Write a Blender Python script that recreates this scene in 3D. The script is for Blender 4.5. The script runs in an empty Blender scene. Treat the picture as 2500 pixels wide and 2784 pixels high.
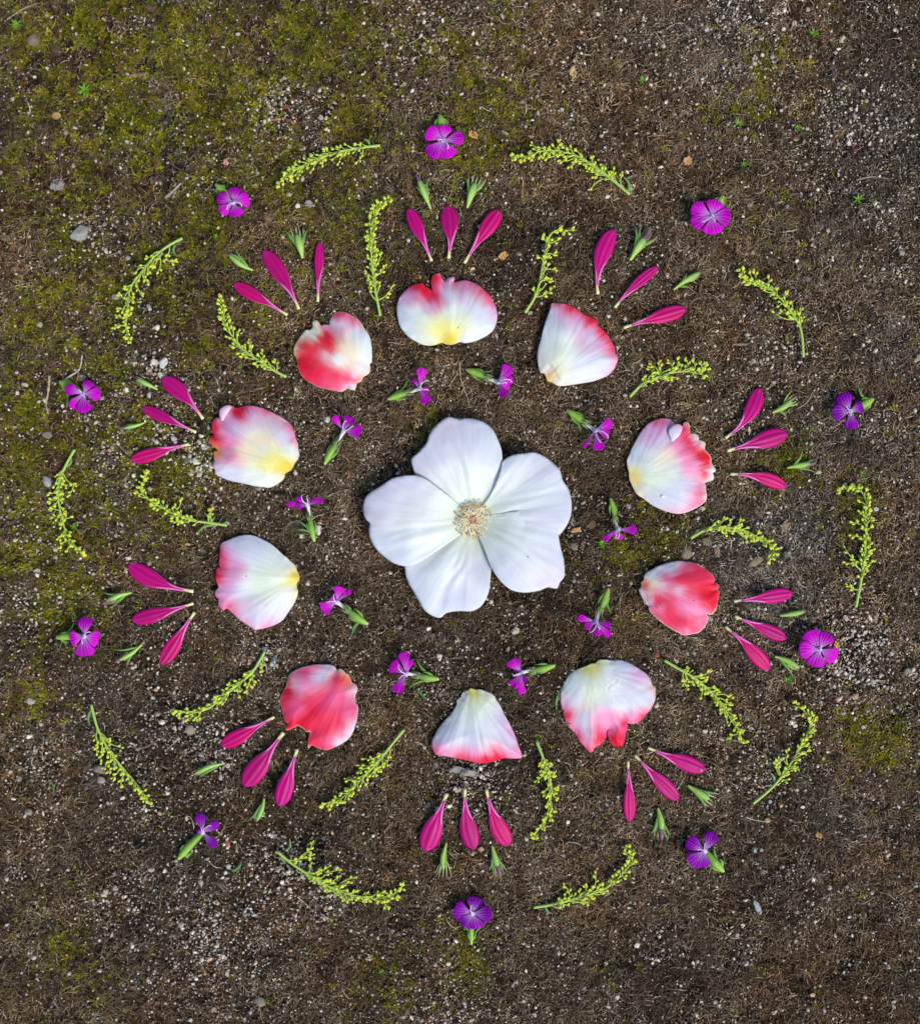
import bpy, bmesh, math, random
import numpy as np
from mathutils import Vector, Euler, Matrix
from mathutils.geometry import delaunay_2d_cdt

R_ = math.radians
random.seed(7)
RNG = np.random.default_rng(11)
S = 0.0002                 # metres per pixel of the photograph
CAM_H = 0.82               # the phone was held this far above the ground
CX, CY = 1250.0, 1392.0
SC = bpy.context.scene
COL = SC.collection

# ------------------------------------------------------------------ camera, light, exposure
cam_d = bpy.data.cameras.new('camera')
cam = bpy.data.objects.new('camera', cam_d)
COL.objects.link(cam)
cam.location = (0, 0, CAM_H)
cam.rotation_euler = (0, 0, 0)
cam_d.sensor_fit = 'HORIZONTAL'
cam_d.sensor_width = 36
cam_d.lens = 36 * CAM_H / (2500 * S)
cam_d.clip_start = 0.01
cam_d.clip_end = 200
SC.camera = cam

world = bpy.data.worlds.new('World')
SC.world = world
world.use_nodes = True
wn = world.node_tree
wn.nodes.clear()
wo = wn.nodes.new('ShaderNodeOutputWorld')
bg = wn.nodes.new('ShaderNodeBackground')
sky = wn.nodes.new('ShaderNodeTexSky')
sky.sky_type = 'NISHITA'
sky.sun_disc = False
SUN_EL, SUN_AZ = 50.0, 140.0          # azimuth clockwise from +Y (top of the picture)
sky.sun_elevation = R_(SUN_EL)
sky.sun_rotation = R_(SUN_AZ)
sky.dust_density = 3.0
sky.air_density = 1.0
sky.ozone_density = 1.0
bg.inputs['Strength'].default_value = 0.10
wn.links.new(sky.outputs[0], bg.inputs[0])
wn.links.new(bg.outputs[0], wo.inputs[0])

sun_d = bpy.data.lights.new('sun', 'SUN')
sun_d.energy = 1.5
sun_d.angle = R_(12)
sun_d.color = (1.0, 0.93, 0.86)
sun = bpy.data.objects.new('sun', sun_d)
COL.objects.link(sun)
sd = Vector((math.sin(R_(SUN_AZ)) * math.cos(R_(SUN_EL)), math.cos(R_(SUN_AZ)) * math.cos(R_(SUN_EL)), math.sin(R_(SUN_EL))))
sun.rotation_euler = sd.to_track_quat('Z', 'Y').to_euler()

SC.view_settings.view_transform = 'Standard'
SC.view_settings.look = 'None'
SC.view_settings.exposure = 0.52
SC.view_settings.gamma = 1
SC.view_settings.use_curve_mapping = False
SC.render.engine = 'CYCLES'
SC.render.resolution_x = 919
SC.render.resolution_y = 1024
SC.cycles.max_bounces = 5
SC.cycles.diffuse_bounces = 3

# ------------------------------------------------------------------ small helpers
def lin(c):
    return tuple(((v / 255) / 12.92 if v / 255 <= 0.04045 else ((v / 255 + 0.055) / 1.055) ** 2.4) for v in c)

def W2(x, y, z=0.0):
    return Vector(((x - CX) * S, (CY - y) * S, z))

def tag(o, label=None, cat=None, group=None, kind=None):
    if label: o['label'] = label
    if cat: o['category'] = cat
    if group: o['group'] = group
    if kind: o['kind'] = kind
    return o

def empty(name, loc=(0, 0, 0)):
    o = bpy.data.objects.new(name, None)
    o.empty_display_size = 0.01
    COL.objects.link(o)
    o.location = loc
    return o

def link(name, me, mats, parent=None, origin=None, smooth=True):
    for m in (mats if isinstance(mats, (list, tuple)) else [mats]):
        if m.name not in [x.name for x in me.materials if x]:
            me.materials.append(m)
    if smooth:
        me.polygons.foreach_set('use_smooth', [True] * len(me.polygons))
    o = bpy.data.objects.new(name, me)
    COL.objects.link(o)
    if parent is not None:
        o.parent = parent
    return o

def mesh(name, vs, fs, cols=None):
    me = bpy.data.meshes.new(name)
    me.from_pydata([tuple(v) for v in vs], [], [tuple(f) for f in fs])
    me.update()
    if cols is not None:
        a = me.color_attributes.new('tint', 'FLOAT_COLOR', 'POINT')
        arr = np.ones((len(vs), 4), np.float32)
        arr[:, :3] = np.asarray(cols, np.float32)
        a.data.foreach_set('color', arr.ravel())
    return me

def shift(me, off):
    """move the mesh so that the object's origin lies at off"""
    me.transform(Matrix.Translation(-Vector(off)))

def smooth01(t): t = np.clip(t, 0, 1); return t * t * (3 - 2 * t)

# value noise on a lattice, numpy
_LAT = np.random.default_rng(5).random((256, 256))
def vnoise(x, y, f, seed=0):
    x = np.asarray(x, float) * f + seed * 17.31 + 1000
    y = np.asarray(y, float) * f + seed * 9.73 + 1000
    xi = np.floor(x).astype(int); yi = np.floor(y).astype(int)
    fx = x - xi; fy = y - yi
    fx = fx * fx * (3 - 2 * fx); fy = fy * fy * (3 - 2 * fy)
    a = _LAT[xi % 256, yi % 256]; b = _LAT[(xi + 1) % 256, yi % 256]
    c = _LAT[xi % 256, (yi + 1) % 256]; d = _LAT[(xi + 1) % 256, (yi + 1) % 256]
    return (a * (1 - fx) + b * fx) * (1 - fy) + (c * (1 - fx) + d * fx) * fy
def fbm(x, y, f, seed=0, o=4):
    s = 0; a = 0.5; t = 0
    for k in range(o):
        s = s + a * vnoise(x, y, f * 2 ** k, seed + k * 3); t += a; a *= 0.5
    return s / t

def soil_h(px, py):
    """height of the ground in metres at a photo coordinate"""
    return -.0035 * smooth01((fbm(px, py, 1 / 110., 91, 2) - .6) / .2) + (fbm(px, py, 1 / 260., 1, 3) - 0.5) * 0.0040 + (fbm(px, py, 1 / 40., 4, 3) - 0.5) * 0.0016

# ------------------------------------------------------------------ materials
def new_mat(name):
    m = bpy.data.materials.new(name)
    m.use_nodes = True
    nt = m.node_tree
    return m, nt, nt.nodes['Principled BSDF']

def attr_mat(name, rough=0.5, sss=0.0, sssr=(0.6, 0.3, 0.3), bump=0.0, bscale=900, var=0.15, spec=0.35, sheen=0.0, atype='GEOMETRY', transl=0.0):
    m, nt, p = new_mat(name)
    at = nt.nodes.new('ShaderNodeAttribute'); at.attribute_name = 'tint'; at.attribute_type = atype
    tc = nt.nodes.new('ShaderNodeTexCoord')
    nz = nt.nodes.new('ShaderNodeTexNoise'); nz.inputs['Scale'].default_value = bscale
    nz.inputs['Detail'].default_value = 4
    nt.links.new(tc.outputs['Object'], nz.inputs['Vector'])
    mr = nt.nodes.new('ShaderNodeMapRange')
    mr.inputs['From Min'].default_value = 0.25; mr.inputs['From Max'].default_value = 0.75
    mr.inputs['To Min'].default_value = 1 - var; mr.inputs['To Max'].default_value = 1 + var * 0.6
    nt.links.new(nz.outputs['Fac'], mr.inputs['Value'])
    mx = nt.nodes.new('ShaderNodeVectorMath'); mx.operation = 'SCALE'
    nt.links.new(at.outputs['Color'], mx.inputs[0]); nt.links.new(mr.outputs[0], mx.inputs['Scale'])
    nt.links.new(mx.outputs[0], p.inputs['Base Color'])
    p.inputs['Roughness'].default_value = rough
    p.inputs['Specular IOR Level'].default_value = spec
    if sss:
        p.inputs['Subsurface Weight'].default_value = sss
        p.inputs['Subsurface Radius'].default_value = sssr
        p.inputs['Subsurface Scale'].default_value = 0.0012
    if bump:
        b = nt.nodes.new('ShaderNodeBump'); b.inputs['Strength'].default_value = bump
        b.inputs['Distance'].default_value = 0.0003
        nt.links.new(nz.outputs['Fac'], b.inputs['Height']); nt.links.new(b.outputs[0], p.inputs['Normal'])
    if sheen:
        p.inputs['Sheen Weight'].default_value = sheen
    if transl:
        out = [n for n in nt.nodes if n.type == 'OUTPUT_MATERIAL'][0]
        tr = nt.nodes.new('ShaderNodeBsdfTranslucent')
        nt.links.new(mx.outputs[0], tr.inputs['Color'])
        ms = nt.nodes.new('ShaderNodeMixShader'); ms.inputs[0].default_value = transl
        nt.links.new(p.outputs[0], ms.inputs[1]); nt.links.new(tr.outputs[0], ms.inputs[2])
        nt.links.new(ms.outputs[0], out.inputs['Surface'])
    return m

M_PETAL = attr_mat('velvet_petal', 0.5, bump=0.25, bscale=1400, var=0.05, spec=0.25, transl=0.12)
M_RAY = attr_mat('magenta_ray_petal', 0.45, bump=0.35, bscale=1800, var=0.12, spec=0.25, transl=0.08)
M_PINK = attr_mat('violet_pink_petal', 0.6, bump=0.3, bscale=2000, var=0.12, spec=0.15, transl=0.1)
M_GREEN = attr_mat('fresh_green', 0.45, bump=0.3, bscale=1500, var=0.18, spec=0.35, transl=0.08)
M_BUD = attr_mat('yellow_bud', 0.45, bump=0.2, bscale=1500, var=0.12, spec=0.3)
M_STONE = attr_mat('stone', 0.75, bump=0.6, bscale=1200, var=0.35, spec=0.3)
M_WOOD = attr_mat('dry_wood', 0.8, bump=0.8, bscale=900, var=0.45, spec=0.2)
M_FIBRE = attr_mat('dry_moss_fibre', 0.8, var=0.3, bscale=700, spec=0.15, atype='INSTANCER')
M_GRAIN = attr_mat('mineral_grain', 0.6, var=0.25, bscale=900, spec=0.35, atype='INSTANCER')
M_MOSS = attr_mat('living_moss', 0.6, var=0.3, bscale=900, spec=0.2, atype='INSTANCER', transl=0.1)

# ------------------------------------------------------------------ where moss, gravel and bare soil lie (photo coordinates, overview units x1.3736)
K = 1.3736
def blobs(lst):
    def f(x, y):
        x = np.asarray(x, float); y = np.asarray(y, float)
        s = np.zeros_like(x)
        for bx, by, r, a in lst:
            s = np.maximum(s, a * np.exp(-(((x - bx * K) ** 2 + (y - by * K) ** 2) / (r * K) ** 2)))
        return s
    return f
moss_b = blobs([(60, 150, 130, .9), (250, 110, 150, 1), (440, 150, 130, 1), (620, 90, 120, .8), (650, 230, 80, .75), (300, 215, 90, .8),
                (180, 330, 110, .6), (40, 320, 90, .6), (500, 330, 120, .55), (380, 450, 110, .55), (240, 560, 120, .55), (110, 640, 110, .6), (370, 640, 90, .45),
                (180, 760, 120, .6), (60, 900, 120, 1), (250, 950, 120, .85), (60, 1060, 110, .95), (350, 930, 90, .6), (130, 1180, 90, .5), (270, 860, 70, .7),
                (900, 140, 70, .7), (960, 210, 70, .75), (940, 290, 70, .65), (1010, 60, 60, .35), (800, 350, 60, .35), (1520, 150, 60, .5), (1470, 210, 50, .35),
                (1730, 1470, 60, .9), (1690, 990, 50, .45), (1560, 920, 60, .5), (1250, 1095, 50, .55), (1310, 1045, 50, .55), (930, 1900, 60, .6), (1280, 1200, 40, .35),
                (700, 400, 130, .4), (520, 560, 100, .35), (60, 1380, 70, .35), (120, 1900, 80, .3), (760, 1950, 60, .35), (1500, 420, 60, .25), (870, 820, 50, .25), (130, 460, 60, .6)])
grav_b = blobs([(560, 205, 48, 1), (330, 860, 60, .8), (390, 910, 55, 1), (230, 900, 60, .4), (430, 1490, 60, .75), (330, 1430, 60, .6), (530, 1300, 30, .8), (920, 1545, 60, .9),
                (560, 1720, 60, 1), (640, 1770, 60, .7), (430, 1850, 110, .7), (250, 1780, 70, .5), (1690, 1300, 85, 1), (1640, 1240, 50, .8), (1760, 1370, 60, .7),
                (100, 1190, 80, .4), (60, 1080, 70, .45), (300, 1590, 50, .5), (170, 480, 60, .4), (320, 730, 40, .9), (60, 1500, 60, .4), (1560, 720, 60, .3), (1700, 240, 90, .5),
                (1500, 1510, 90, .35), (1330, 980, 70, .2), (880, 1370, 60, .2), (250, 620, 60, .35), (850, 60, 90, .35), (620, 1240, 60, .2), (900, 2000, 120, .4), (1460, 60, 120, .35), (160, 780, 50, .6),(1500, 850, 60, .35)])
dark_b = blobs([(330, 290, 80, .9), (250, 250, 70, .7), (330, 360, 60, .6), (200, 60, 90, .5), (800, 870, 40, .6), (870, 1280, 50, .35), (1120, 760, 50, .3), (400, 560, 50, .4), (690, 200, 60, .5),
               (1200, 60, 110, .3), (1700, 100, 120, .35), (100, 1750, 100, .25), (500, 1980, 110, .3), (1500, 1830, 110, .25)])  # damp dark soil at upper left; fainter darker patches towards the edges
grey_b = blobs([(1560, 1050, 90, .8), (1600, 980, 70, .6), (1450, 1100, 90, .6), (1740, 260, 120, .7), (1700, 400, 100, .45), (1780, 700, 90, .4), (1530, 1190, 90, .7), (1650, 860, 90, .5), (880, 1280, 40, .4), (380, 1740, 80, .4), (200, 1420, 90, .4),
                (1440, 60, 120, .35), (1650, 1600, 130, .3), (330, 250, 60, .5)])
def moss_m(x, y):
    return np.clip(moss_b(x, y) * 1.5 * np.clip((fbm(x, y, 1 / 80., 7, 3) - 0.26) * 3.0, 0, 1.5), 0, 1)
def grav_m(x, y):
    return np.clip(grav_b(x, y) * (0.35 + 1.3 * fbm(x, y, 1 / 45., 8, 3)), 0, 1)
def dark_m(x, y):
    return np.clip(dark_b(x, y) * (0.3 + 1.4 * fbm(x, y, 1 / 60., 12, 3)), 0, 1)

# ------------------------------------------------------------------ the ground sheet
def build_ground():
    xs = np.concatenate([[-100000, -30000, -9000, -3000, -1000], np.arange(-260, 2770, 11), [3500, 5500, 12000, 33000, 100000]])
    ys = np.concatenate([[-100000, -30000, -9000, -3000, -1000], np.arange(-260, 3060, 11), [4000, 6000, 12000, 33000, 100000]])
    gx, gy = np.meshgrid(xs, ys)
    n, m_ = gx.shape
    h = soil_h(gx, gy) - 0.0012
    far = np.maximum(np.maximum(-260 - gx, gx - 2770), np.maximum(-260 - gy, gy - 3060)) > 10
    h = np.where(far, -0.001, h)
    v = np.stack([(gx - CX) * S, (CY - gy) * S, h], -1).reshape(-1, 3)
    idx = np.arange(n * m_).reshape(n, m_)
    f = np.stack([idx[:-1, :-1], idx[1:, :-1], idx[1:, 1:], idx[:-1, 1:]], -1).reshape(-1, 4)
    me = bpy.data.meshes.new('ground')
    me.from_pydata(v.tolist(), [], f.tolist())
    a = me.color_attributes.new('zone', 'FLOAT_COLOR', 'POINT')
    z = np.ones((n * m_, 4), np.float32)
    z[:, 0] = moss_m(gx, gy).ravel(); z[:, 1] = grav_b(gx, gy).ravel(); z[:, 2] = dark_m(gx, gy).ravel(); z[:, 3] = np.clip(grey_b(gx, gy).ravel(), 0, 1)
    a.data.foreach_set('color', z.ravel())
    m, nt, p = new_mat('peaty_soil')
    N = nt.nodes.new; Lk = nt.links.new
    at = N('ShaderNodeAttribute'); at.attribute_name = 'zone'
    sep = N('ShaderNodeSeparateColor'); Lk(at.outputs['Color'], sep.inputs[0])
    tc = N('ShaderNodeTexCoord')
    n1 = N('ShaderNodeTexNoise'); n1.inputs['Scale'].default_value = 420; n1.inputs['Detail'].default_value = 8; n1.inputs['Roughness'].default_value = .7
    n2 = N('ShaderNodeTexNoise'); n2.inputs['Scale'].default_value = 60; n2.inputs['Detail'].default_value = 5
    vo = N('ShaderNodeTexVoronoi'); vo.inputs['Scale'].default_value = 620
    for q in (n1, n2, vo): Lk(tc.outputs['Object'], q.inputs['Vector'])
    cr = N('ShaderNodeValToRGB'); e = cr.color_ramp.elements
    e[0].position = .28; e[0].color = (*lin((38, 29, 22)), 1)
    e[1].position = .72; e[1].color = (*lin((104, 86, 66)), 1)
    k = e.new(.5); k.color = (*lin((66, 52, 40)), 1)
    Lk(n1.outputs['Fac'], cr.inputs[0])
    def mix(fac, a_, b_):
        q = N('ShaderNodeMix'); q.data_type = 'RGBA'
        if isinstance(fac, float): q.inputs[0].default_value = fac
        else: Lk(fac, q.inputs[0])
        Lk(a_, q.inputs[6])
        if isinstance(b_, tuple): q.inputs[7].default_value = (*b_, 1)
        else: Lk(b_, q.inputs[7])
        return q.outputs[2]
    c = mix(sep.outputs[0], cr.outputs[0], lin((62, 60, 18)))
    c = mix(sep.outputs[2], c, lin((34, 31, 28)))
    gr = N('ShaderNodeMath'); gr.operation = 'MULTIPLY'; gr.inputs[1].default_value = .75; Lk(at.outputs['Alpha'], gr.inputs[0])
    gg = N('ShaderNodeValToRGB'); e = gg.color_ramp.elements
    e[0].position = .3; e[0].color = (*lin((70, 62, 54)), 1); e[1].position = .7; e[1].color = (*lin((138, 126, 110)), 1)
    Lk(n1.outputs['Fac'], gg.inputs[0])
    c = mix(gr.outputs[0], c, gg.outputs[0])
    Lk(c, p.inputs['Base Color'])
    p.inputs['Roughness'].default_value = .9; p.inputs['Specular IOR Level'].default_value = .2
    ad = N('ShaderNodeMath'); ad.operation = 'ADD'; Lk(n1.outputs['Fac'], ad.inputs[0]); Lk(vo.outputs['Distance'], ad.inputs[1])
    b = N('ShaderNodeBump'); b.inputs['Strength'].default_value = .9; b.inputs['Distance'].default_value = .0014
    Lk(ad.outputs[0], b.inputs['Height']); Lk(b.outputs[0], p.inputs['Normal'])
    o = link('ground', me, m)
    tag(o, 'dark peaty brown soil sheet under the whole flower pattern', None, None, 'structure')
    return o
build_ground()

# ------------------------------------------------------------------ scattered ground cover (geometry-node instances)
def scatter(name, px, py, z, rot, scl, idx, tint, protos, mat, label):
    n = len(px)
    me = bpy.data.meshes.new(name)
    v = np.stack([(px - CX) * S, (CY - py) * S, z], -1)
    me.vertices.add(n)
    me.vertices.foreach_set('co', v.astype(np.float32).ravel())
    for nm, ty, arr, key in (('rot', 'FLOAT_VECTOR', rot, 'vector'), ('scl', 'FLOAT_VECTOR', scl, 'vector'), ('idx', 'INT', idx, 'value')):
        a = me.attributes.new(nm, ty, 'POINT'); a.data.foreach_set(key, np.ascontiguousarray(arr).ravel())
    a = me.attributes.new('tint', 'FLOAT_COLOR', 'POINT')
    t = np.ones((n, 4), np.float32); t[:, :3] = tint
    a.data.foreach_set('color', t.ravel())
    o = bpy.data.objects.new(name, me); COL.objects.link(o)
    me.materials.append(mat)
    col = bpy.data.collections.new(name + '_pieces')
    for k, pm in enumerate(protos):
        pm.materials.append(mat)
        q = bpy.data.objects.new('%s_piece' % name, pm); col.objects.link(q)
    ng = bpy.data.node_groups.new(name, 'GeometryNodeTree')
    ng.interface.new_socket('Geometry', in_out='INPUT', socket_type='NodeSocketGeometry')
    ng.interface.new_socket('Geometry', in_out='OUTPUT', socket_type='NodeSocketGeometry')
    gi = ng.nodes.new('NodeGroupInput'); go = ng.nodes.new('NodeGroupOutput')
    ci = ng.nodes.new('GeometryNodeCollectionInfo'); ci.inputs['Collection'].default_value = col
    ci.inputs['Separate Children'].default_value = True; ci.inputs['Reset Children'].default_value = True
    ip = ng.nodes.new('GeometryNodeInstanceOnPoints'); ip.inputs['Pick Instance'].default_value = True
    def na(nm, ty):
        q = ng.nodes.new('GeometryNodeInputNamedAttribute'); q.data_type = ty; q.inputs['Name'].default_value = nm
        return q.outputs['Attribute']
    L = ng.links.new
    L(gi.outputs[0], ip.inputs['Points']); L(ci.outputs[0], ip.inputs['Instance'])
    L(na('idx', 'INT'), ip.inputs['Instance Index'])
    e2r = ng.nodes.new('FunctionNodeEulerToRotation'); L(na('rot', 'FLOAT_VECTOR'), e2r.inputs[0]); L(e2r.outputs[0], ip.inputs['Rotation'])
    L(na('scl', 'FLOAT_VECTOR'), ip.inputs['Scale'])
    L(ip.outputs[0], go.inputs[0])
    md = o.modifiers.new('scatter', 'NODES'); md.node_group = ng
    tag(o, label, None, None, 'stuff')
    return o

def tube_arrays(path, rad, sides=4, cap=True):
    """path (n,3) rad (n,) -> verts, faces"""
    path = np.asarray(path, float); n = len(path)
    rad = np.broadcast_to(np.asarray(rad, float), (n,))
    vs = []; fs = []
    tang = np.gradient(path, axis=0)
    tang /= np.linalg.norm(tang, axis=1)[:, None] + 1e-12
    up = np.array([0.05, 0.02, 1.0])
    for i in range(n):
        a = np.cross(tang[i], up); a /= np.linalg.norm(a) + 1e-12
        b = np.cross(a, tang[i])
        for s in range(sides):
            t = 2 * math.pi * s / sides
            vs.append(path[i] + rad[i] * (math.cos(t) * a + math.sin(t) * b))
    for i in range(n - 1):
        for s in range(sides):
            s2 = (s + 1) % sides
            fs.append((i * sides + s, i * sides + s2, (i + 1) * sides + s2, (i + 1) * sides + s))
    if cap:
        fs.append(tuple(range(sides))[::-1]); fs.append(tuple((n - 1) * sides + s for s in range(sides)))
    return vs, fs

def fibre_clump(rs, nf, spread, lmin, lmax, rad):
    V = []; F = []
    for k in range(nf):
        L = rs.uniform(lmin, lmax); a = rs.uniform(0, 2 * math.pi); cur = rs.normal(0, 2.0)
        nseg = 6
        p = np.array([rs.normal(0, spread), rs.normal(0, spread), 0.0])
        pts = []
        arch = rs.uniform(0.0003, 0.0017); z0 = rs.uniform(-0.0006, 0.0003)
        for i in range(nseg):
            t = i / (nseg - 1)
            pts.append([p[0], p[1], z0 + arch * math.sin(math.pi * (t * 0.9 + 0.05))])
            p = p + np.array([math.cos(a), math.sin(a), 0]) * L / (nseg - 1)
            a += cur / (nseg - 1) + rs.normal(0, .25)
        r = rad * np.array([.6, 1, 1, .9, .7, .35]) * rs.uniform(.7, 1.2)
        v, f = tube_arrays(pts, r, 3, False)
        o = len(V); V += v; F += [tuple(i + o for i in q) for q in f]
    me = bpy.data.meshes.new('fibre_clump'); me.from_pydata([tuple(v) for v in V], [], F)
    me.polygons.foreach_set('use_smooth', [True] * len(me.polygons))
    return me

def grain_mesh(rs, sub=1, rough=.22, flat=.75):
    bm = bmesh.new(); bmesh.ops.create_icosphere(bm, subdivisions=sub, radius=1)
    dirs = [Vector(rs.normal(0, 1, 3)).normalized() for _ in range(7)]
    cuts = [rs.uniform(.55, .9) for _ in range(7)]
    for v in bm.verts:
        for d, c in zip(dirs, cuts):
            q = v.co.dot(d)
            if q > c: v.co -= d * (q - c)
        v.co *= 1 + rs.normal(0, rough * .25)
        v.co.z *= flat
    me = bpy.data.meshes.new('grain'); bm.to_mesh(me); bm.free()
    me.polygons.foreach_set('use_smooth', [False] * len(me.polygons))
    return me

def moss_tuft(rs, nl):
    V = []; F = []
    for k in range(nl):
        a = rs.uniform(0, 2 * math.pi); el = rs.uniform(.15, 1.2); L = rs.uniform(.0010, .0026)
        w = rs.uniform(.00016, .0003)
        d = np.array([math.cos(a) * math.cos(el), math.sin(a) * math.cos(el), math.sin(el)])
        s = np.array([-math.sin(a), math.cos(a), 0])
        b = np.array([rs.normal(0, .0007), rs.normal(0, .0007), 0])
        o = len(V)
        V += [b - s * w * .6, b + s * w * .6, b + d * L * .5 + s * w, b + d * L * .5 - s * w, b + d * L + np.array([0, 0, -L * .2])]
        F += [(o, o + 1, o + 2, o + 3), (o + 3, o + 2, o + 4)]
    me = bpy.data.meshes.new('moss_tuft'); me.from_pydata([tuple(v) for v in V], [], F)
    return me

def rand_pts(n, margin=90):
    return RNG.uniform(-margin, 2500 + margin, n), RNG.uniform(-margin, 2784 + margin, n)
def pick(cols, n, p=None):
    c = np.array([lin(q) for q in cols]); i = RNG.choice(len(cols), n, p=p)
    return c[i] * RNG.uniform(.75, 1.25, (n, 1))

def ground_cover():
    rs = np.random.default_rng(3)
    # withered brown moss threads
    px, py = rand_pts(72000)
    keep = RNG.random(len(px)) > np.clip(.55 * moss_m(px, py) + 1.0 * grav_m(px, py) + .8 * dark_m(px, py) + .35 * grey_b(px, py), 0, .93)
    px, py = px[keep], py[keep]; n = len(px)
    pr = [fibre_clump(rs, 6, .0018, .0026, .0064, .00020) for _ in range(16)]
    rot = np.zeros((n, 3)); rot[:, 2] = RNG.uniform(0, 6.28, n); rot[:, 0] = RNG.normal(0, .12, n); rot[:, 1] = RNG.normal(0, .12, n)
    s = RNG.uniform(.7, 1.15, n)
    tint = pick([(138, 121, 98), (112, 97, 77), (84, 71, 56), (162, 146, 120), (58, 48, 38), (106, 85, 62), (186, 170, 144)], n, [.22, .24, .18, .12, .12, .08, .04])
    warm = fbm(px, py, 1 / 320., 31, 3)[:, None]
    tint = tint * (0.30 + 1.25 * warm) * (.75 + .5 * fbm(px, py, 1 / 70., 35, 2)[:, None]) * np.where(fbm(px, py, 1 / 130., 41, 3)[:, None] > .55, np.array([[1.10, 1., .90]]), 1)
    gm = np.clip(grey_b(px, py), 0, 1)[:, None]
    tint = tint * (1 - gm) + (tint.mean(1, keepdims=True) * np.array([[1.25, 1.18, 1.05]])) * gm
    scatter('withered_moss', px, py, soil_h(px, py) + RNG.uniform(-.0004, .0005, n), rot, np.stack([s, s, s], -1), RNG.integers(0, 16, n), tint, pr, M_FIBRE,
            'tangled mat of withered brown moss threads covering the soil')
    # green moss
    px, py = rand_pts(105000)
    keep = RNG.random(len(px)) < np.clip(moss_m(px, py) * np.clip((fbm(px, py, 1 / 22., 71, 2) - .22) * 4.5, .2, 1.5), 0, 1) + .010
    px, py = px[keep], py[keep]; n = len(px)
    pr = [moss_tuft(rs, 16) for _ in range(10)]
    rot = np.zeros((n, 3)); rot[:, 2] = RNG.uniform(0, 6.28, n); rot[:, 0] = RNG.normal(0, .2, n); rot[:, 1] = RNG.normal(0, .2, n)
    s = RNG.uniform(.7, 1.45, n)
    tint = pick([(128, 128, 22), (104, 108, 20), (150, 144, 34), (74, 78, 20), (122, 106, 26), (92, 68, 26)], n, [.3, .25, .13, .15, .11, .06])
    tint *= (.5 + 1.0 * fbm(px, py, 1 / 60., 51, 3)[:, None])
    scatter('green_moss', px, py, soil_h(px, py) + RNG.uniform(-.0002, .0009, n), rot, np.stack([s, s, s], -1), RNG.integers(0, 10, n), tint, pr, M_MOSS,
            'low olive green moss growing in patches over the soil')
    # mineral grains: everywhere a few, heaps in the gravel patches
    pr = [grain_mesh(rs, 1) for _ in range(10)]
    px, py = rand_pts(230000)
    g = grav_m(px, py)
    dens = .115 + .8 * g ** .8 + .30 * np.clip((fbm(px, py, 1 / 110., 61, 3) - .52) * 5, 0, 1) + .10 * np.clip((fbm(px, py, 1 / 25., 66, 2) - .6) * 6, 0, 1)
    dens = dens * (1 - .45 * moss_m(px, py))
    keep = RNG.random(len(px)) < dens
    px, py, g = px[keep], py[keep], g[keep]; n = len(px)
    r = np.exp(RNG.normal(math.log(2.25), .48, n)) * (1 + .7 * g * RNG.random(n))
    r = np.clip(r, 1.3, 9.5) * S
    tint = pick([(218, 212, 200), (192, 182, 166), (174, 162, 146), (150, 140, 128), (110, 100, 90), (74, 66, 58), (196, 160, 128), (176, 186, 182), (120, 74, 52)], n,
                [.24, .21, .16, .12, .10, .07, .04, .04, .02])
    rot = RNG.uniform(0, 6.28, (n, 3))
    sc3 = r[:, None] * RNG.uniform(.75, 1.3, (n, 3))
    scatter('sand_grains', px, py, soil_h(px, py) + RNG.uniform(.0004, .0019, n), rot, sc3, RNG.integers(0, 10, n), tint, pr, M_GRAIN,
            'pale sand and perlite grains strewn over the soil')
    # dark crumbs of peat
    px, py = rand_pts(60000)
    keep = RNG.random(len(px)) < .35 + .4 * dark_m(px, py) + .3 * grav_m(px, py) + .3 * grey_b(px, py)
    px, py = px[keep], py[keep]; n = len(px)
    r = np.clip(np.exp(RNG.normal(math.log(4.2), .5, n)), 1.5, 15) * S
    tint = pick([(58, 46, 36), (42, 34, 28), (80, 64, 50), (98, 82, 66), (58, 56, 54), (96, 90, 84)], n)
    gm = np.clip(grey_b(px, py), 0, 1)[:, None]; tint = tint * (1 - gm) + np.array([[.16, .14, .115]]) * gm * RNG.uniform(.6, 1.4, (n, 1))
    sc3 = r[:, None] * RNG.uniform(.6, 1.4, (n, 3)); sc3[:, 2] *= .6
    rot = RNG.normal(0, .4, (n, 3)); rot[:, 2] = RNG.uniform(0, 6.28, n)
    scatter('peat_crumbs', px, py, soil_h(px, py) - .0004 + RNG.uniform(-.0004, .0004, n), rot, sc3, RNG.integers(0, 10, n), tint,
            [grain_mesh(rs, 1) for _ in range(10)], M_GRAIN, 'dark crumbs of peat and soil between the moss threads')
    # fine dry straws
    px, py = rand_pts(1100); n = len(px)
    pr = [fibre_clump(rs, 1, .0001, .004, .010, .00020) for _ in range(10)]
    rot = np.zeros((n, 3)); rot[:, 2] = RNG.uniform(0, 6.28, n)
    s = RNG.uniform(.7, 1.3, n)
    tint = pick([(190, 168, 134), (168, 140, 108), (206, 196, 176), (140, 112, 84)], n)
    scatter('dry_straws', px, py, soil_h(px, py) + RNG.uniform(.0004, .0014, n), rot, np.stack([s, s, s], -1), RNG.integers(0, 10, n), tint, pr, M_FIBRE,
            'fine pale dry straws and root hairs lying loose on the soil')
ground_cover()

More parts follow.
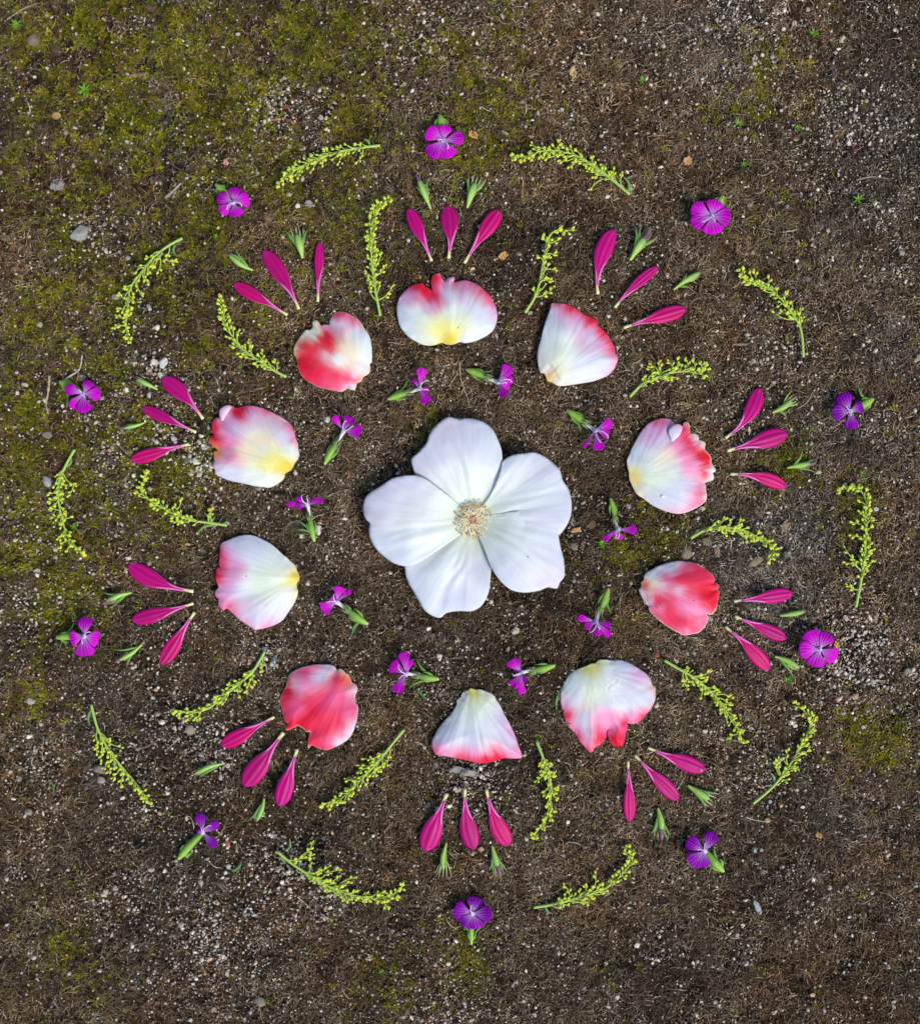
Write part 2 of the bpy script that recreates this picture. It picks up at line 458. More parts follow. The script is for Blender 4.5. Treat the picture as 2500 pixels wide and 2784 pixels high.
# ------------------------------------------------------------------ petals cut to an outline
def catmull(pts, closed=True, step=4.0, tension=.5):
    P = [np.array(p, float) for p in pts]; n = len(P); out = []
    rng_ = range(n) if closed else range(n - 1)
    for i in rng_:
        if closed: p0, p1, p2, p3 = P[i - 1], P[i], P[(i + 1) % n], P[(i + 2) % n]
        else: p0, p1, p2, p3 = P[max(i - 1, 0)], P[i], P[i + 1], P[min(i + 2, n - 1)]
        d = np.linalg.norm(p2 - p1); k = max(1, int(round(d / step)))
        for j in range(k):
            t = j / k
            out.append(.5 * ((2 * p1) + (-p0 + p2) * t + (2 * p0 - 5 * p1 + 4 * p2 - p3) * t * t + (-p0 + 3 * p1 - 3 * p2 + p3) * t ** 3))
    if not closed: out.append(P[-1])
    return np.array(out)

def seg_dist(q, poly):
    a = poly; b = np.roll(poly, -1, 0); ab = b - a
    best = np.full(len(q), 1e9)
    L2 = (ab ** 2).sum(1) + 1e-9
    for i in range(0, len(q), 800):
        qq = q[i:i + 800]
        ap = qq[:, None, :] - a[None]
        t = np.clip((ap * ab[None]).sum(2) / L2[None], 0, 1)
        d = np.linalg.norm(ap - t[..., None] * ab[None], axis=2)
        best[i:i + 800] = d.min(1)
    return best

def inside(q, poly):
    x, y = q[:, 0], q[:, 1]; c = np.zeros(len(q), bool)
    j = len(poly) - 1
    for i in range(len(poly)):
        xi, yi = poly[i]; xj, yj = poly[j]
        m = ((yi > y) != (yj > y)) & (x < (xj - xi) * (y - yi) / (yj - yi + 1e-12) + xi)
        c ^= m; j = i
    return c

def sheet(outline, step=4.0):
    """outline in photo px -> points (n,2), faces, distance to the edge"""
    o = catmull(outline, True, step)
    lo, hi = o.min(0), o.max(0)
    gx, gy = np.meshgrid(np.arange(lo[0], hi[0], step), np.arange(lo[1], hi[1], step * .87))
    gx = gx + (np.arange(gx.shape[0]) % 2)[:, None] * step / 2
    q = np.stack([gx.ravel(), gy.ravel()], 1)
    q = q[inside(q, o)]; q = q[seg_dist(q, o) > step * .55]
    allp = np.vstack([o, q]); n = len(o)
    vs, es, fs, _, _, _ = delaunay_2d_cdt([Vector(p) for p in allp], [(i, (i + 1) % n) for i in range(n)], [list(range(n))], 1, 1e-5)
    P = np.array([[v.x, v.y] for v in vs])
    d = seg_dist(P, o)
    return P, [tuple(f) for f in fs], d, o

PAL = {k: np.array(lin(v)) for k, v in dict(R=(226, 24, 58), Q=(232, 52, 92), M=(234, 92, 146), P=(242, 156, 200), V=(226, 180, 226), W=(230, 241, 243), L=(213, 224, 241),
       Y=(236, 234, 146), Z=(226, 208, 70), C=(238, 228, 200), G=(224, 240, 222), O=(232, 150, 90), B=(204, 214, 232), T=(222, 220, 238)).items()}

def pigment(P, samples, base, seed, streak=8.0, power=2.2):
    """colour at every point from hand-placed pigment samples, drawn out along the veins"""
    d = P - base; r = np.linalg.norm(d, axis=1) + 1e-6; th = np.arctan2(d[:, 1], d[:, 0])
    t0 = math.atan2(*(P.mean(0) - base)[::-1]); th = (th - t0 + math.pi) % (2 * math.pi) - math.pi + 4
    u = d / r[:, None]
    w = (vnoise(th * 16, r / 120., 1.0, seed) - .5) * .8 + (vnoise(th * 48, r / 70., 1.0, seed + 3) - .5) * 1.1 + (vnoise(th * 105, r / 50., 1.0, seed + 6) - .5) * 1.2
    q = P + u * (w * streak)[:, None]
    q = q + np.stack([fbm(P[:, 0], P[:, 1], 1 / 22., seed + 5, 2) - .5, fbm(P[:, 0], P[:, 1], 1 / 22., seed + 9, 2) - .5], 1) * 9
    s = np.array([[a, b] for a, b, _ in samples]); c = np.array([PAL[k] for _, _, k in samples])
    dist2 = ((q[:, None] - s[None]) ** 2).sum(2)
    near = np.sqrt(np.partition(dist2, 2, axis=1)[:, :3]).mean(1)
    sg = np.maximum(9.0, .80 * near)[:, None]
    wt = np.exp(-(dist2 - dist2.min(1)[:, None]) / (2 * sg * sg))
    col = (wt[..., None] * c[None]).sum(1) / wt.sum(1)[:, None]
    fine = 1 + (vnoise(th * 70, r / 45., 1.0, seed + 21) - .5) * .10
    return col * fine[:, None]

def parse(s, reg):
    x0, y0, k = reg; out = []
    for t in s.split():
        f = t.split(',')
        out.append((x0 + float(f[0]) * k, y0 + float(f[1]) * k) + tuple(f[2:]))
    return out

Z0 = 0.0029        # height at which the laid-out flower parts touch the moss threads
ANCHORS = []

def rose_petal(reg, outline, samples, base, seed, H=.0045, D=70, cup=0.0, rim=None, wr=.0007, label='', folds=(), creases=()):
    ol = [(a, b) for a, b in parse(outline, reg)]
    P, F, d, o = sheet(ol, 3.2)
    sm = []
    for grp in samples.split(';'):
        k, pts = grp.strip().split(':')
        if seed in (5, 8): k = {'V': 'P', 'P': 'M', 'M': 'Q'}.get(k, k)
        sm += [(a, b, k) for a, b in parse(pts, reg)]
    bx, by = reg[0] + base[0] * reg[2], reg[1] + base[1] * reg[2]
    bp = np.array([bx, by])
    col = pigment(P, sm, bp, seed)
    if rim:
        f = np.clip(1 - d / 3.0, 0, 1)[:, None] * (.35 + .65 * (vnoise(P[:, 0], P[:, 1], 1 / 35., seed) > .42))[:, None]
        col = col * (1 - f) + PAL[rim] * f
    dv = P - bp; r = np.linalg.norm(dv, axis=1); th = np.arctan2(dv[:, 1], dv[:, 0])
    t0 = math.atan2(*(P.mean(0) - bp)[::-1]); th = (th - t0 + math.pi) % (2 * math.pi) - math.pi + 4
    t = np.clip(d / D, 0, 1)
    z = Z0 + H * (1 - (1 - t) ** 2)
    z += cup * np.clip(1 - d / 45, 0, 1) ** 2 * (.4 + vnoise(P[:, 0], P[:, 1], 1 / 55., seed + 2))
    z += wr * .75 * np.clip(r / 120, 0, 1) * ((vnoise(th * 3.2, r * 0 + 1, 1., seed + 7) - .5) * 2.2 + (vnoise(th * 14, r / 140, 1., seed + 8) - .5) * .55 + (vnoise(th * 46, r / 120, 1., seed + 9) - .5) * .16)
    z += (fbm(P[:, 0], P[:, 1], 1 / 60., seed + 13, 2) - .5) * .0012
    edge_ruf = (vnoise(P[:, 0], P[:, 1], 1 / 16., seed + 15) - .5) * .0012 * np.clip(1 - d / 14, 0, 1)
    z = np.maximum(z + edge_ruf, Z0 - .0006)
    for cr_, depth, stain in creases:
        pl = catmull(parse(cr_, reg), False, 2.5)
        dd = np.sqrt(((P[:, None] - pl[None]) ** 2).sum(2)).min(1)
        gz = np.exp(-(dd / 2.4) ** 2)
        z = z - .28 * depth * gz + .12 * depth * np.exp(-((dd - 6) / 3.5) ** 2)
        if stain: col = col * (1 - gz[:, None] * stain) + np.array(lin((186, 160, 112))) * gz[:, None] * stain
    zc = soil_h(bx, by)
    cx, cy = ol[0]; cen = P.mean(0)
    org = W2(cen[0], cen[1], 0)
    vs = np.stack([(P[:, 0] - CX) * S, (CY - P[:, 1]) * S, z], 1) - np.array(org)
    me = mesh('rose_petal', vs, F, col)
    ob = link('rose_petal', me, M_PETAL)
    ob.location = org
    sl = ob.modifiers.new('thickness', 'SOLIDIFY'); sl.thickness = .00035; sl.offset = -1
    tag(ob, label, 'petal', 'loose red and white rose petals laid in a ring')
    for fo, fs_, lift in folds:
        P2, F2, d2, o2 = sheet([(a, b) for a, b in parse(fo, reg)], 3.0)
        s2 = []
        for grp in fs_.split(';'):
            k, pts = grp.strip().split(':'); s2 += [(a, b, k) for a, b in parse(pts, reg)]
        c2 = pigment(P2, s2, bp, seed + 40, 3)
        z2 = Z0 + H + lift + .0008 * (1 - (1 - np.clip(d2 / 14, 0, 1)) ** 2)
        v2 = np.stack([(P2[:, 0] - CX) * S, (CY - P2[:, 1]) * S, z2], 1) - np.array(org)
        fo_ = link('folded_lobe', mesh('folded_lobe', v2, F2, c2), M_PETAL, ob)
        q = fo_.modifiers.new('thickness', 'SOLIDIFY'); q.thickness = .0005; q.offset = -1
    ANCHORS.append((cen[0], cen[1], label))
    return ob

rose_petal((750, 700, .19737), '870,755 950,762 1040,800 1120,850 1175,910 1210,970 1260,1040 1295,1110 1315,1200 1325,1300 1325,1400 1318,1455 1295,1465 1300,1540 1285,1600 1230,1635 1200,1650 1175,1710 1120,1740 1105,1790 1085,1830 1040,1825 985,1805 960,1830 900,1852 800,1835 700,1815 600,1790 500,1740 420,1690 350,1610 320,1530 300,1440 285,1380 255,1330 265,1240 300,1170 350,1100 400,1030 430,1010 480,1010 515,960 510,905 545,872 580,880 605,920 628,950 680,935 742,932 745,880 775,830 790,795 830,770',
    'R:500,1250 400,1400 600,1150 700,1120 750,1230 350,1500 450,1550 600,1600 780,1310 740,1060 330,1300 400,1200 650,1300 560,1400 650,1480; Q:750,1620 900,1720 600,1720 850,1600 1000,1680 450,1650; M:950,1790 1080,1680 700,1760 1000,1620; W:1100,1050 1200,1200 1250,1400 1200,1550 1280,1300 1100,1600 850,1420 900,1450; L:900,950 800,900 1100,950 1200,1060; C:1000,1200 1080,1330 960,1500 900,1300 1000,1400; G:560,1060 540,920 500,1040 470,1080; Q:950,800 1080,860 1150,900 820,810 870,790; P:950,880 860,860 1050,920 680,960; T:700,1380 1050,1815 1020,1800; O:1160,1690 590,960; C:270,1260 420,1040',
    (1150, 1700), 1, .005, 75, rim='C', wr=.0009, label='half crimson, half white rose petal with torn yellowish corner, below the upper left fan')
rose_petal((1050, 700, .18132), '770,250 800,252 825,310 870,370 880,365 920,325 985,298 1015,310 1020,345 1003,378 1060,375 1160,355 1260,372 1360,420 1450,490 1530,560 1590,650 1635,750 1655,850 1655,920 1640,1000 1600,1090 1530,1160 1450,1210 1370,1245 1270,1275 1170,1288 1110,1272 1050,1295 970,1315 900,1305 820,1285 740,1315 640,1325 530,1305 420,1250 330,1190 260,1110 205,1030 180,930 165,830 165,730 190,640 250,550 320,480 400,425 470,402 540,395 570,430 620,465 660,490 685,540 680,450 672,370 685,310 720,265',
    'R:480,440 530,480 600,540 640,590 690,590 760,320 740,400 1050,400 1040,460 560,520; Q:1250,390 1450,500 1560,620 700,680 740,500 420,460; M:650,660 830,420 780,580 1180,400 1600,720 330,510; V:320,570 830,480 930,340 1200,440 1600,800 450,600 720,740 960,380 230,620 1100,450; L:1000,600 1300,800 1450,1000 250,900 330,1050 600,760 1200,600 1500,800 200,780; W:400,800 1000,800 640,1290 1200,1250 1150,1280 420,1180 1500,1120; B:900,560 1400,900 1000,480; Y:700,1100 850,1020 1030,1050 780,1150 900,1120 1060,1100; Z:960,1200 970,1270; G:500,950 900,900 1100,950 620,1000 1150,1060',
    (970, 1250), 2, .0045, 70, label='broad rose petal with torn crimson top and yellow base, below the topmost fan')
rose_petal((1420, 780, .16484), '475,285 560,280 680,290 800,330 900,390 1000,460 1120,510 1190,550 1225,590 1222,630 1290,690 1370,770 1430,860 1480,950 1510,1050 1520,1110 1558,1190 1530,1290 1480,1380 1400,1460 1300,1510 1150,1560 950,1595 750,1625 600,1638 540,1615 470,1575 410,1560 375,1490 350,1435 290,1420 262,1330 245,1200 245,1120 260,1010 300,880 330,740 370,600 410,490 450,380',
    'R:560,290 700,310 820,350 980,470 1150,550 1220,630 1350,770 1450,920 1500,1060 900,410 1080,520 1290,700; Q:750,360 1050,560 1280,780 1420,960; P:650,350 850,460 1000,600 1200,780 1330,950 1380,1050 1530,1230 1460,1400; V:600,380 900,560 1100,760 1250,950; L:500,450 420,600 900,700 1100,900 1200,1150 1300,1250 900,1300 1400,1250 700,600 1300,1400; W:500,800 700,900 800,1450 320,1150 350,1350 600,1550 400,900 1100,1450; G:600,1050 560,1250 620,1150 480,1350; C:480,1400 560,1500; O:430,1490; Y:440,1540',
    (430, 1530), 3, .005, 80, label='fan shaped pale rose petal with a crimson upper right rim and pointed top',
    creases=[('425,1260 470,1330 520,1390 560,1470 600,1530', .0005, .6), ('560,1320 520,1380 490,1410', .0004, .5)])
rose_petal((1680, 1100, .16484), '740,235 830,250 890,300 910,330 960,338 1040,365 1050,320 1090,298 1135,312 1152,380 1165,490 1200,480 1260,495 1305,550 1308,585 1360,605 1410,645 1405,690 1395,740 1440,790 1490,850 1512,920 1495,950 1540,1010 1578,1070 1570,1110 1530,1130 1550,1180 1540,1240 1500,1255 1450,1275 1400,1300 1420,1330 1425,1430 1438,1500 1425,1580 1370,1640 1270,1700 1150,1755 1040,1790 930,1795 800,1765 660,1715 520,1640 400,1550 290,1475 230,1370 180,1260 162,1190 160,1110 140,1040 128,920 170,830 210,730 270,610 330,510 400,410 480,325 570,275 650,245',
    'M:750,270 600,300 1000,640 1150,800; V:500,450 700,430 400,520 850,330 600,500 780,520; Q:1090,400 1120,550 1180,680 1100,600 1340,1480 1390,1130 1370,1600; R:1280,760 1400,760 1330,870 1380,950 1480,960 1480,880 1420,1150; P:1000,720 1100,900 1200,1050 1150,1700 1000,1770 1250,950 1300,1620 1250,1080 1300,1400 900,700; W:1240,540 1340,640 1540,1080 1500,1190 1420,1520 500,850 450,1000 1520,1120; C:850,850 700,880; G:700,1050 500,1150 500,1250 800,1150 400,1100; L:300,750 800,1500 1000,1500 600,1550 1200,1300 250,850 700,620 1000,1650 1000,1300; T:900,1000; Y:240,1120 270,1200 230,1260; O:205,1230; B:160,950 350,1400',
    (200, 1220), 4, .0048, 75, cup=.0012, rim='C', wr=.0007, label='rose petal with ruffled crimson right edge and white fringe, left of the right upper fan',
    folds=[('795,455 850,375 920,340 1000,360 1010,430 960,530 890,590 855,620 830,570', 'L:850,450 950,400 900,550; P:1000,370 930,350; V:980,450', .0002)])
rose_petal((1700, 1500, .16484), '870,152 980,165 1080,175 1180,210 1280,265 1370,340 1430,400 1450,460 1430,495 1415,505 1480,515 1515,565 1505,605 1440,620 1420,630 1520,635 1515,730 1500,830 1480,920 1460,970 1425,1010 1390,1030 1320,1020 1350,1070 1340,1130 1300,1200 1240,1285 1170,1330 1060,1352 950,1368 860,1330 720,1250 600,1170 500,1090 420,1010 370,940 365,890 310,840 270,760 230,680 210,620 250,570 245,500 290,460 290,400 340,340 430,290 520,240 640,200 760,168',
    'R:1300,620 1400,700 1400,850 1450,780 1150,590 1250,700; Q:1350,400 1100,450 950,400 900,1150 780,1120 1100,1280 1000,1200 1300,480 1200,350 1250,1180 850,480 1000,520; M:900,330 700,720 700,900 550,820 700,1000 600,980 1000,660 1100,1100 480,780 1280,900 450,950 1200,800 1150,260; P:700,450 600,400 850,700 500,650 650,580 800,800 1050,800; V:950,850 1150,970 1250,1020 1060,910 1210,1180 980,1320; T:850,640 600,570; L:480,330 600,250 800,190 260,680 350,850 700,250; W:360,400 400,340; O:280,500; R:300,560; C:420,530 480,560; V:900,200 530,930',
    (290, 510), 5, .005, 70, rim='C', label='oval crimson pink rose petal with a pale diagonal streak, at the right of the ring')
rose_petal((1500, 1770, .16484), '790,135 890,135 980,150 1080,140 1190,165 1290,205 1390,265 1480,325 1560,390 1610,470 1640,545 1695,600 1690,640 1690,720 1670,830 1620,930 1550,1020 1470,1110 1400,1165 1320,1185 1230,1175 1200,1150 1235,1210 1225,1280 1195,1390 1180,1480 1150,1545 1080,1560 1010,1550 950,1490 915,1400 905,1310 935,1270 890,1300 885,1380 850,1460 790,1530 720,1565 680,1590 665,1640 610,1650 550,1585 450,1470 380,1360 280,1240 215,1130 170,980 140,850 130,740 140,660 180,560 240,440 320,350 430,290 530,250 640,200 710,190 750,150',
    'Y:620,250 700,215 560,330 600,300; G:500,450 750,600 680,800 600,430 620,680 560,600; L:350,700 1100,250 1200,300 1400,700 1100,800 1550,750 300,850 900,850 1300,850 480,1100; W:300,420 900,250 1000,450 1150,950 850,400 1000,600 400,500; V:1500,400 1350,350 1300,1050; T:1500,550 1300,500 520,950 1600,650; C:520,860; Q:740,1250 800,1350 1150,1150 1200,1230 250,1080 1500,1050 450,1430 1430,1110 220,1000; R:720,1450 760,1380 1080,1380 1050,1480 600,1610 1020,1420; P:800,1050 850,1120 950,1180 1000,1200 330,1200 500,1350 580,1450 1350,1120 200,920 900,1250 1050,1150 600,1530 800,1250 700,1100; M:400,1350 1000,1280 1150,1300 860,1300; O:1680,600; L:550,1200 600,1350',
    (640, 240), 6, .0046, 75, label='large pale rose petal ending in two crimson tongues at its lower edge',
    creases=[('1060,430 1010,500 950,530 900,590 910,650', .0006, .12), ('915,460 925,520 885,590', .0005, .1), ('690,630 720,690 760,760', .0005, .05), ('530,590 560,700 640,850 665,1100 660,1540', .0006, 0), ('900,690 1000,695 1180,695', .0003, .05)])
rose_petal((1150, 1840, .16484), '775,178 810,185 870,205 940,200 1030,235 1110,262 1170,310 1200,370 1240,430 1290,520 1340,620 1390,710 1430,790 1480,890 1520,990 1560,1110 1600,1220 1620,1310 1570,1328 1450,1328 1330,1325 1250,1350 1130,1385 1000,1412 900,1408 780,1378 650,1345 520,1320 380,1290 220,1265 175,1200 150,1120 160,1030 210,930 260,840 330,750 380,690 450,620 510,530 560,440 550,400 590,345 625,330 640,270 690,230 745,210',
    'Z:790,210; Y:880,310 830,260; G:920,420 930,520 880,600; W:700,400 600,700 1150,500 1100,900 1000,1150 700,300 1000,280 900,700; L:350,850 250,1000 1250,700 1400,1050 400,1050 600,1000 1300,900; B:800,900 1000,700 850,1050; V:1500,1000 1350,750 300,1150 850,1200 1400,1200; P:180,1150 400,1270 850,1260 1590,1290 1100,1230 1500,1310 1470,880; Q:220,1240 620,1310 1350,1315; R:750,1350 900,1390 1050,1360 1150,1300 1250,1310 1000,1320 1150,1350; M:900,1310',
    (790, 195), 7, .0062, 90, wr=.0014, label='bell shaped white rose petal with a crimson hem, lowest of the rose petals')
rose_petal((740, 1780, .142857), '850,178 960,180 1070,180 1160,195 1200,225 1235,285 1270,270 1310,258 1360,290 1400,335 1450,365 1490,430 1520,520 1580,550 1620,620 1620,680 1590,740 1575,820 1580,900 1620,950 1638,1030 1625,1110 1620,1200 1590,1310 1550,1430 1490,1540 1400,1630 1290,1700 1180,1750 1060,1800 960,1795 870,1755 780,1710 740,1715 700,1770 690,1740 695,1640 710,1540 740,1450 720,1440 680,1450 620,1400 550,1355 490,1325 460,1350 380,1390 310,1418 265,1410 280,1360 310,1305 270,1260 230,1180 210,1090 190,980 165,890 170,800 200,730 250,640 280,590 290,520 320,430 340,370 430,305 540,250 650,215 750,190',
    'R:350,560 330,680 400,1330 550,1250 650,1150 800,1050 450,1260 700,1350 340,480 1480,450 290,700; Q:800,1400 750,1550 1000,1250 1250,1050 230,1000 1300,360 850,1250 1400,450 750,1680; M:700,740 1000,600 1300,500 900,800 1200,1200 1350,1300 1000,1500 1150,1400 850,1690 1100,1770 300,850 1150,450 700,900; P:450,870 550,1000 400,1100 1250,800 1100,850 1450,800 1550,1000 1500,1200 600,300 800,220 500,580 1100,1650 650,400 1300,700 1350,1480; V:700,580 850,480 620,640 950,240; L:1000,350 1100,250 1570,650 1570,1300 1500,1450 1380,1600 460,520 1300,280 900,430 1250,1660; O:1430,370; Y:1460,390',
    (1440, 370), 8, .005, 70, rim='C', wr=.001, label='crimson pink rose petal notched at its lower left, above the lower left fan')
rose_petal((560, 1430, .153846), '720,160 820,165 920,195 1020,245 1130,300 1230,375 1320,460 1390,520 1445,560 1480,600 1550,660 1600,730 1612,790 1650,860 1662,910 1645,960 1612,1010 1610,1080 1635,1150 1620,1220 1570,1350 1500,1460 1410,1600 1320,1690 1200,1750 1050,1795 880,1822 830,1795 720,1720 600,1640 490,1540 400,1460 370,1450 340,1475 320,1485 270,1440 235,1370 235,1280 200,1250 175,1200 180,1150 240,1080 225,1030 190,930 185,840 205,760 240,735 265,750 248,680 250,560 262,450 270,330 310,290 380,262 480,220 600,178',
    'Z:1600,900 1550,940; Y:1490,930 1520,1010; G:1200,850 1100,1000 1300,950 900,950 1000,1100 1400,900; W:900,700 1300,600 1450,700 1400,1200 1200,1400 700,1050 1500,1100; L:700,300 900,400 550,300 700,1500 900,1600 1300,1550 600,1200 1000,1650 450,280 800,500; R:240,850 220,920 270,900; Q:280,420 270,560 310,700 390,1440 240,1260; M:310,500 360,650 290,1000 330,780; P:400,600 450,750 400,850 400,950 380,1060 600,1620 780,1740 1000,1790 450,1500 1150,1760; V:330,1150 300,1350 500,650 230,1120 500,900 480,1030 400,1200 360,330 450,450; T:600,500 900,1750',
    (1640, 910), 9, .0046, 75, label='round white rose petal with yellow right tip and pink frilled left edge')
rose_petal((550, 1080, .159341), '510,150 545,165 570,190 630,180 700,160 790,152 880,155 980,175 1070,205 1160,245 1250,290 1350,340 1440,400 1510,460 1550,530 1580,610 1600,700 1635,790 1645,880 1655,960 1640,1050 1590,1120 1560,1180 1520,1245 1460,1280 1415,1310 1415,1350 1380,1410 1300,1470 1170,1535 1050,1530 900,1510 750,1475 600,1445 450,1410 330,1360 240,1310 240,1250 210,1190 205,1130 225,1090 215,1000 220,930 270,915 260,880 210,840 165,800 135,730 150,695 215,675 190,600 180,500 190,420 240,370 290,358 350,400 330,340 325,270 350,215 410,170',
    'R:250,440 220,540 240,730 330,780 600,230 680,280 650,350 750,180 230,620; Q:700,370 850,180 1130,240 1530,500 1600,750 380,820 300,500; P:400,560 350,620 450,740 1000,230 1550,620 350,450 230,1140 900,230 800,330 450,860; V:480,470 420,250 600,450 850,260 1500,650 500,650 400,1000 400,320; L:500,1200 400,1300 650,1350 1150,400 1350,600 650,560 900,350 300,1200 1450,700; W:900,1300 1100,1450 1300,1380 1600,950 850,560 1520,850; C:800,850 950,750 1050,650 1150,800 700,950; Y:1200,980 1280,1120 1150,1200 1000,1150; G:1450,900 1050,900 1050,1350; Z:1500,1150 1420,1220 1350,1180; O:280,960 320,1020 290,860; M:500,1060',
    (1500, 1190), 10, .0052, 75, wr=.0011, label='rose petal with crimson upper left edge and golden base, beside the left upper fan',
    folds=[('335,270 365,210 420,172 500,155 535,185 500,240 460,300 420,360 385,420 350,370', 'T:400,250 440,220 380,350; P:500,180 370,200 350,300', .0001)])

# ------------------------------------------------------------------ the white flower in the middle
FC = (1284.0, 1412.5)
def white_flower():
    reg = (950, 1100, .357143)
    root = empty('white_rose_flower', W2(*FC))
    tag(root, 'large white five petalled rose with yellow stamens at the centre of the pattern', 'flower')
    data = [
        ('T', 0, '750,105 830,120 920,115 1010,140 1080,195 1120,270 1150,350 1158,425 1175,520 1165,600 1130,700 1050,790 940,880 860,810 720,720 620,640 560,590 515,545 490,490 478,420 530,370 590,300 615,230 670,160',
         'L:850,180 1050,300 600,400 950,250; T:760,150 830,220 540,440 780,180; W:900,500 800,500 1000,450 700,550 1050,600; G:940,850 930,750'),
        ('B', 0, '1010,960 1080,1090 1078,1190 1066,1330 1050,1430 1000,1520 930,1560 850,1560 780,1565 730,1580 695,1612 640,1600 575,1555 530,1480 490,1410 450,1340 430,1260 440,1150 600,1020 800,900 940,870',
         'L:600,1500 720,1560 900,1500 500,1350 1000,1450; W:800,1200 700,1300 900,1350; B:950,1250 850,1450 980,1330; G:930,950 900,1050'),
        ('RT', 1, '1160,440 1230,395 1330,378 1400,372 1470,400 1540,450 1590,510 1610,580 1650,640 1672,720 1675,800 1660,870 1630,930 1580,990 1520,1000 1400,980 1150,930 940,890 1000,780 1060,700 1110,600 1145,500',
         'L:1400,430 1600,650 1640,850 1200,480; W:1200,600 1300,700 1450,650 1150,700; G:980,850 1080,780; B:1580,900 1500,760; T:1600,950 1450,400'),
        ('L', 2, '520,547 600,580 680,640 760,700 850,780 940,880 880,960 740,1060 620,1140 520,1200 460,1220 380,1212 300,1170 220,1100 175,1030 160,960 165,905 130,860 115,800 125,730 160,680 240,630 330,570 420,548',
         'L:400,600 200,750 300,1100 180,1000 450,1180; T:250,690 380,620 180,850; W:500,800 600,950 650,750 400,900 600,1080; G:880,880 800,850'),
        ('RB', 2, '1060,835 1170,822 1290,808 1400,808 1470,830 1530,860 1560,910 1575,1000 1590,1080 1615,1180 1622,1280 1610,1315 1585,1345 1565,1390 1500,1380 1430,1405 1330,1418 1240,1405 1170,1360 1110,1290 1065,1210 1030,1120 1000,1050 960,960 940,880 1000,850',
         'L:1500,1000 1550,1250 1350,1380 1200,1340 1580,1150; T:1540,1330 1560,1370 1500,1300 1590,1280; W:1150,900 1250,1000 1200,1150 1350,950 1400,1150; G:980,920 1060,900; B:1150,1250')]
    cen = np.array([935., 877.])
    for nm, layer, ol, smp in data:
        pts = [(a, b) for a, b in parse(ol, reg)]
        P, F, d, o = sheet(pts, 4.5)
        sm = []
        for grp in smp.split(';'):
            k, q = grp.strip().split(':'); sm += [(a, b, k) for a, b in parse(q, reg)]
        c0 = np.array([reg[0] + cen[0] * reg[2], reg[1] + cen[1] * reg[2]])
        seed = {'T': 101, 'B': 121, 'RT': 141, 'L': 161, 'RB': 181}[nm]
        col = pigment(P, sm, c0, seed, 14)
        f = np.clip(1 - d / 5, 0, 1)[:, None] * .5
        col = col * (1 - f) + PAL['W'] * f
        dv = P - c0; r = np.linalg.norm(dv, axis=1); th = np.arctan2(dv[:, 1], dv[:, 0])
        tc = math.atan2(*(P.mean(0) - c0)[::-1])
        da = (th - tc + math.pi) % (2 * math.pi) - math.pi
        x = r / 290
        z = Z0 + .0014 + .0075 * np.clip(np.sin(np.clip(x, 0, 1) * math.pi * .92), 0, 1) ** .8 + layer * (.0007 + .0009 * smooth01((r - 40) / 90))
        amp = np.clip(r / 110, 0, 1) * .0010
        z += amp * ((vnoise(da * 2.8 + 3, r * 0, 1., seed) - .5) * 2.4 + (vnoise(da * 9 + 5, r / 160, 1., seed + 2) - .5) * .9 + (vnoise(da * 34 + 5, r / 130, 1., seed + 3) - .5) * .14)
        z += .0016 * np.cos(np.clip(da / .62, -1.3, 1.3) * 1.4) * np.clip(r / 150, 0, 1)
        z += (fbm(P[:, 0], P[:, 1], 1 / 70., seed + 4, 2) - .5) * .0022 * np.clip(r / 150, 0, 1)
        outer = np.clip((r - 150) / 120, 0, 1)
        z += (vnoise(P[:, 0], P[:, 1], 1 / 30., seed + 6) - .5) * .0014 * np.clip(1 - d / 22, 0, 1) * outer
        z -= .0006 * np.clip(1 - d / 9, 0, 1) ** 2 * outer
        for cr_, depth in {'T': [('760,330 840,430 885,600 905,740', .0009), ('820,610 870,632 950,605 1010,592', .0004), ('1075,520 1040,620 1010,700', .0008)],
                           'RT': [('1400,400 1370,430 1340,500', .0005), ('1080,760 1300,720 1640,640', .0004)], 'L': [('250,1060 450,1000 860,900', .0006), ('700,980 820,930', .0004)],
                           'RB': [('1050,950 1300,1090 1450,1250 1560,1350', .0008), ('1020,930 1130,1000', .0005)], 'B': [('900,1040 860,1200 740,1370', .0009), ('830,1060 700,1210', .0006), ('930,1060 900,1250', .0005)]}[nm]:
            pl = catmull([(reg[0] + float(q_.split(',')[0]) * reg[2], reg[1] + float(q_.split(',')[1]) * reg[2]) for q_ in cr_.split()], False, 3)
            dd = np.sqrt(((P[:, None] - pl[None]) ** 2).sum(2)).min(1)
            e0 = np.minimum(np.linalg.norm(P - pl[0], axis=1), np.linalg.norm(P - pl[-1], axis=1)); fd = smooth01(e0 / 45)
            z += fd * .45 * (-depth * .6 * np.exp(-(dd / 6.) ** 2) + depth * np.exp(-((dd - 12) / 8.) ** 2))
        z = np.maximum(z, Z0)
        vs = np.stack([(P[:, 0] - CX) * S, (CY - P[:, 1]) * S, z], 1) - np.array(root.location)
        pe = link('petal', mesh('petal', vs, F, col), M_PETAL, root)
        q = pe.modifiers.new('thickness', 'SOLIDIFY'); q.thickness = .00035; q.offset = -1
    rs = np.random.default_rng(77)
    zc = Z0 + .0088
    # pistil: a small mound of stigmas
    V = []; F = []; C = []
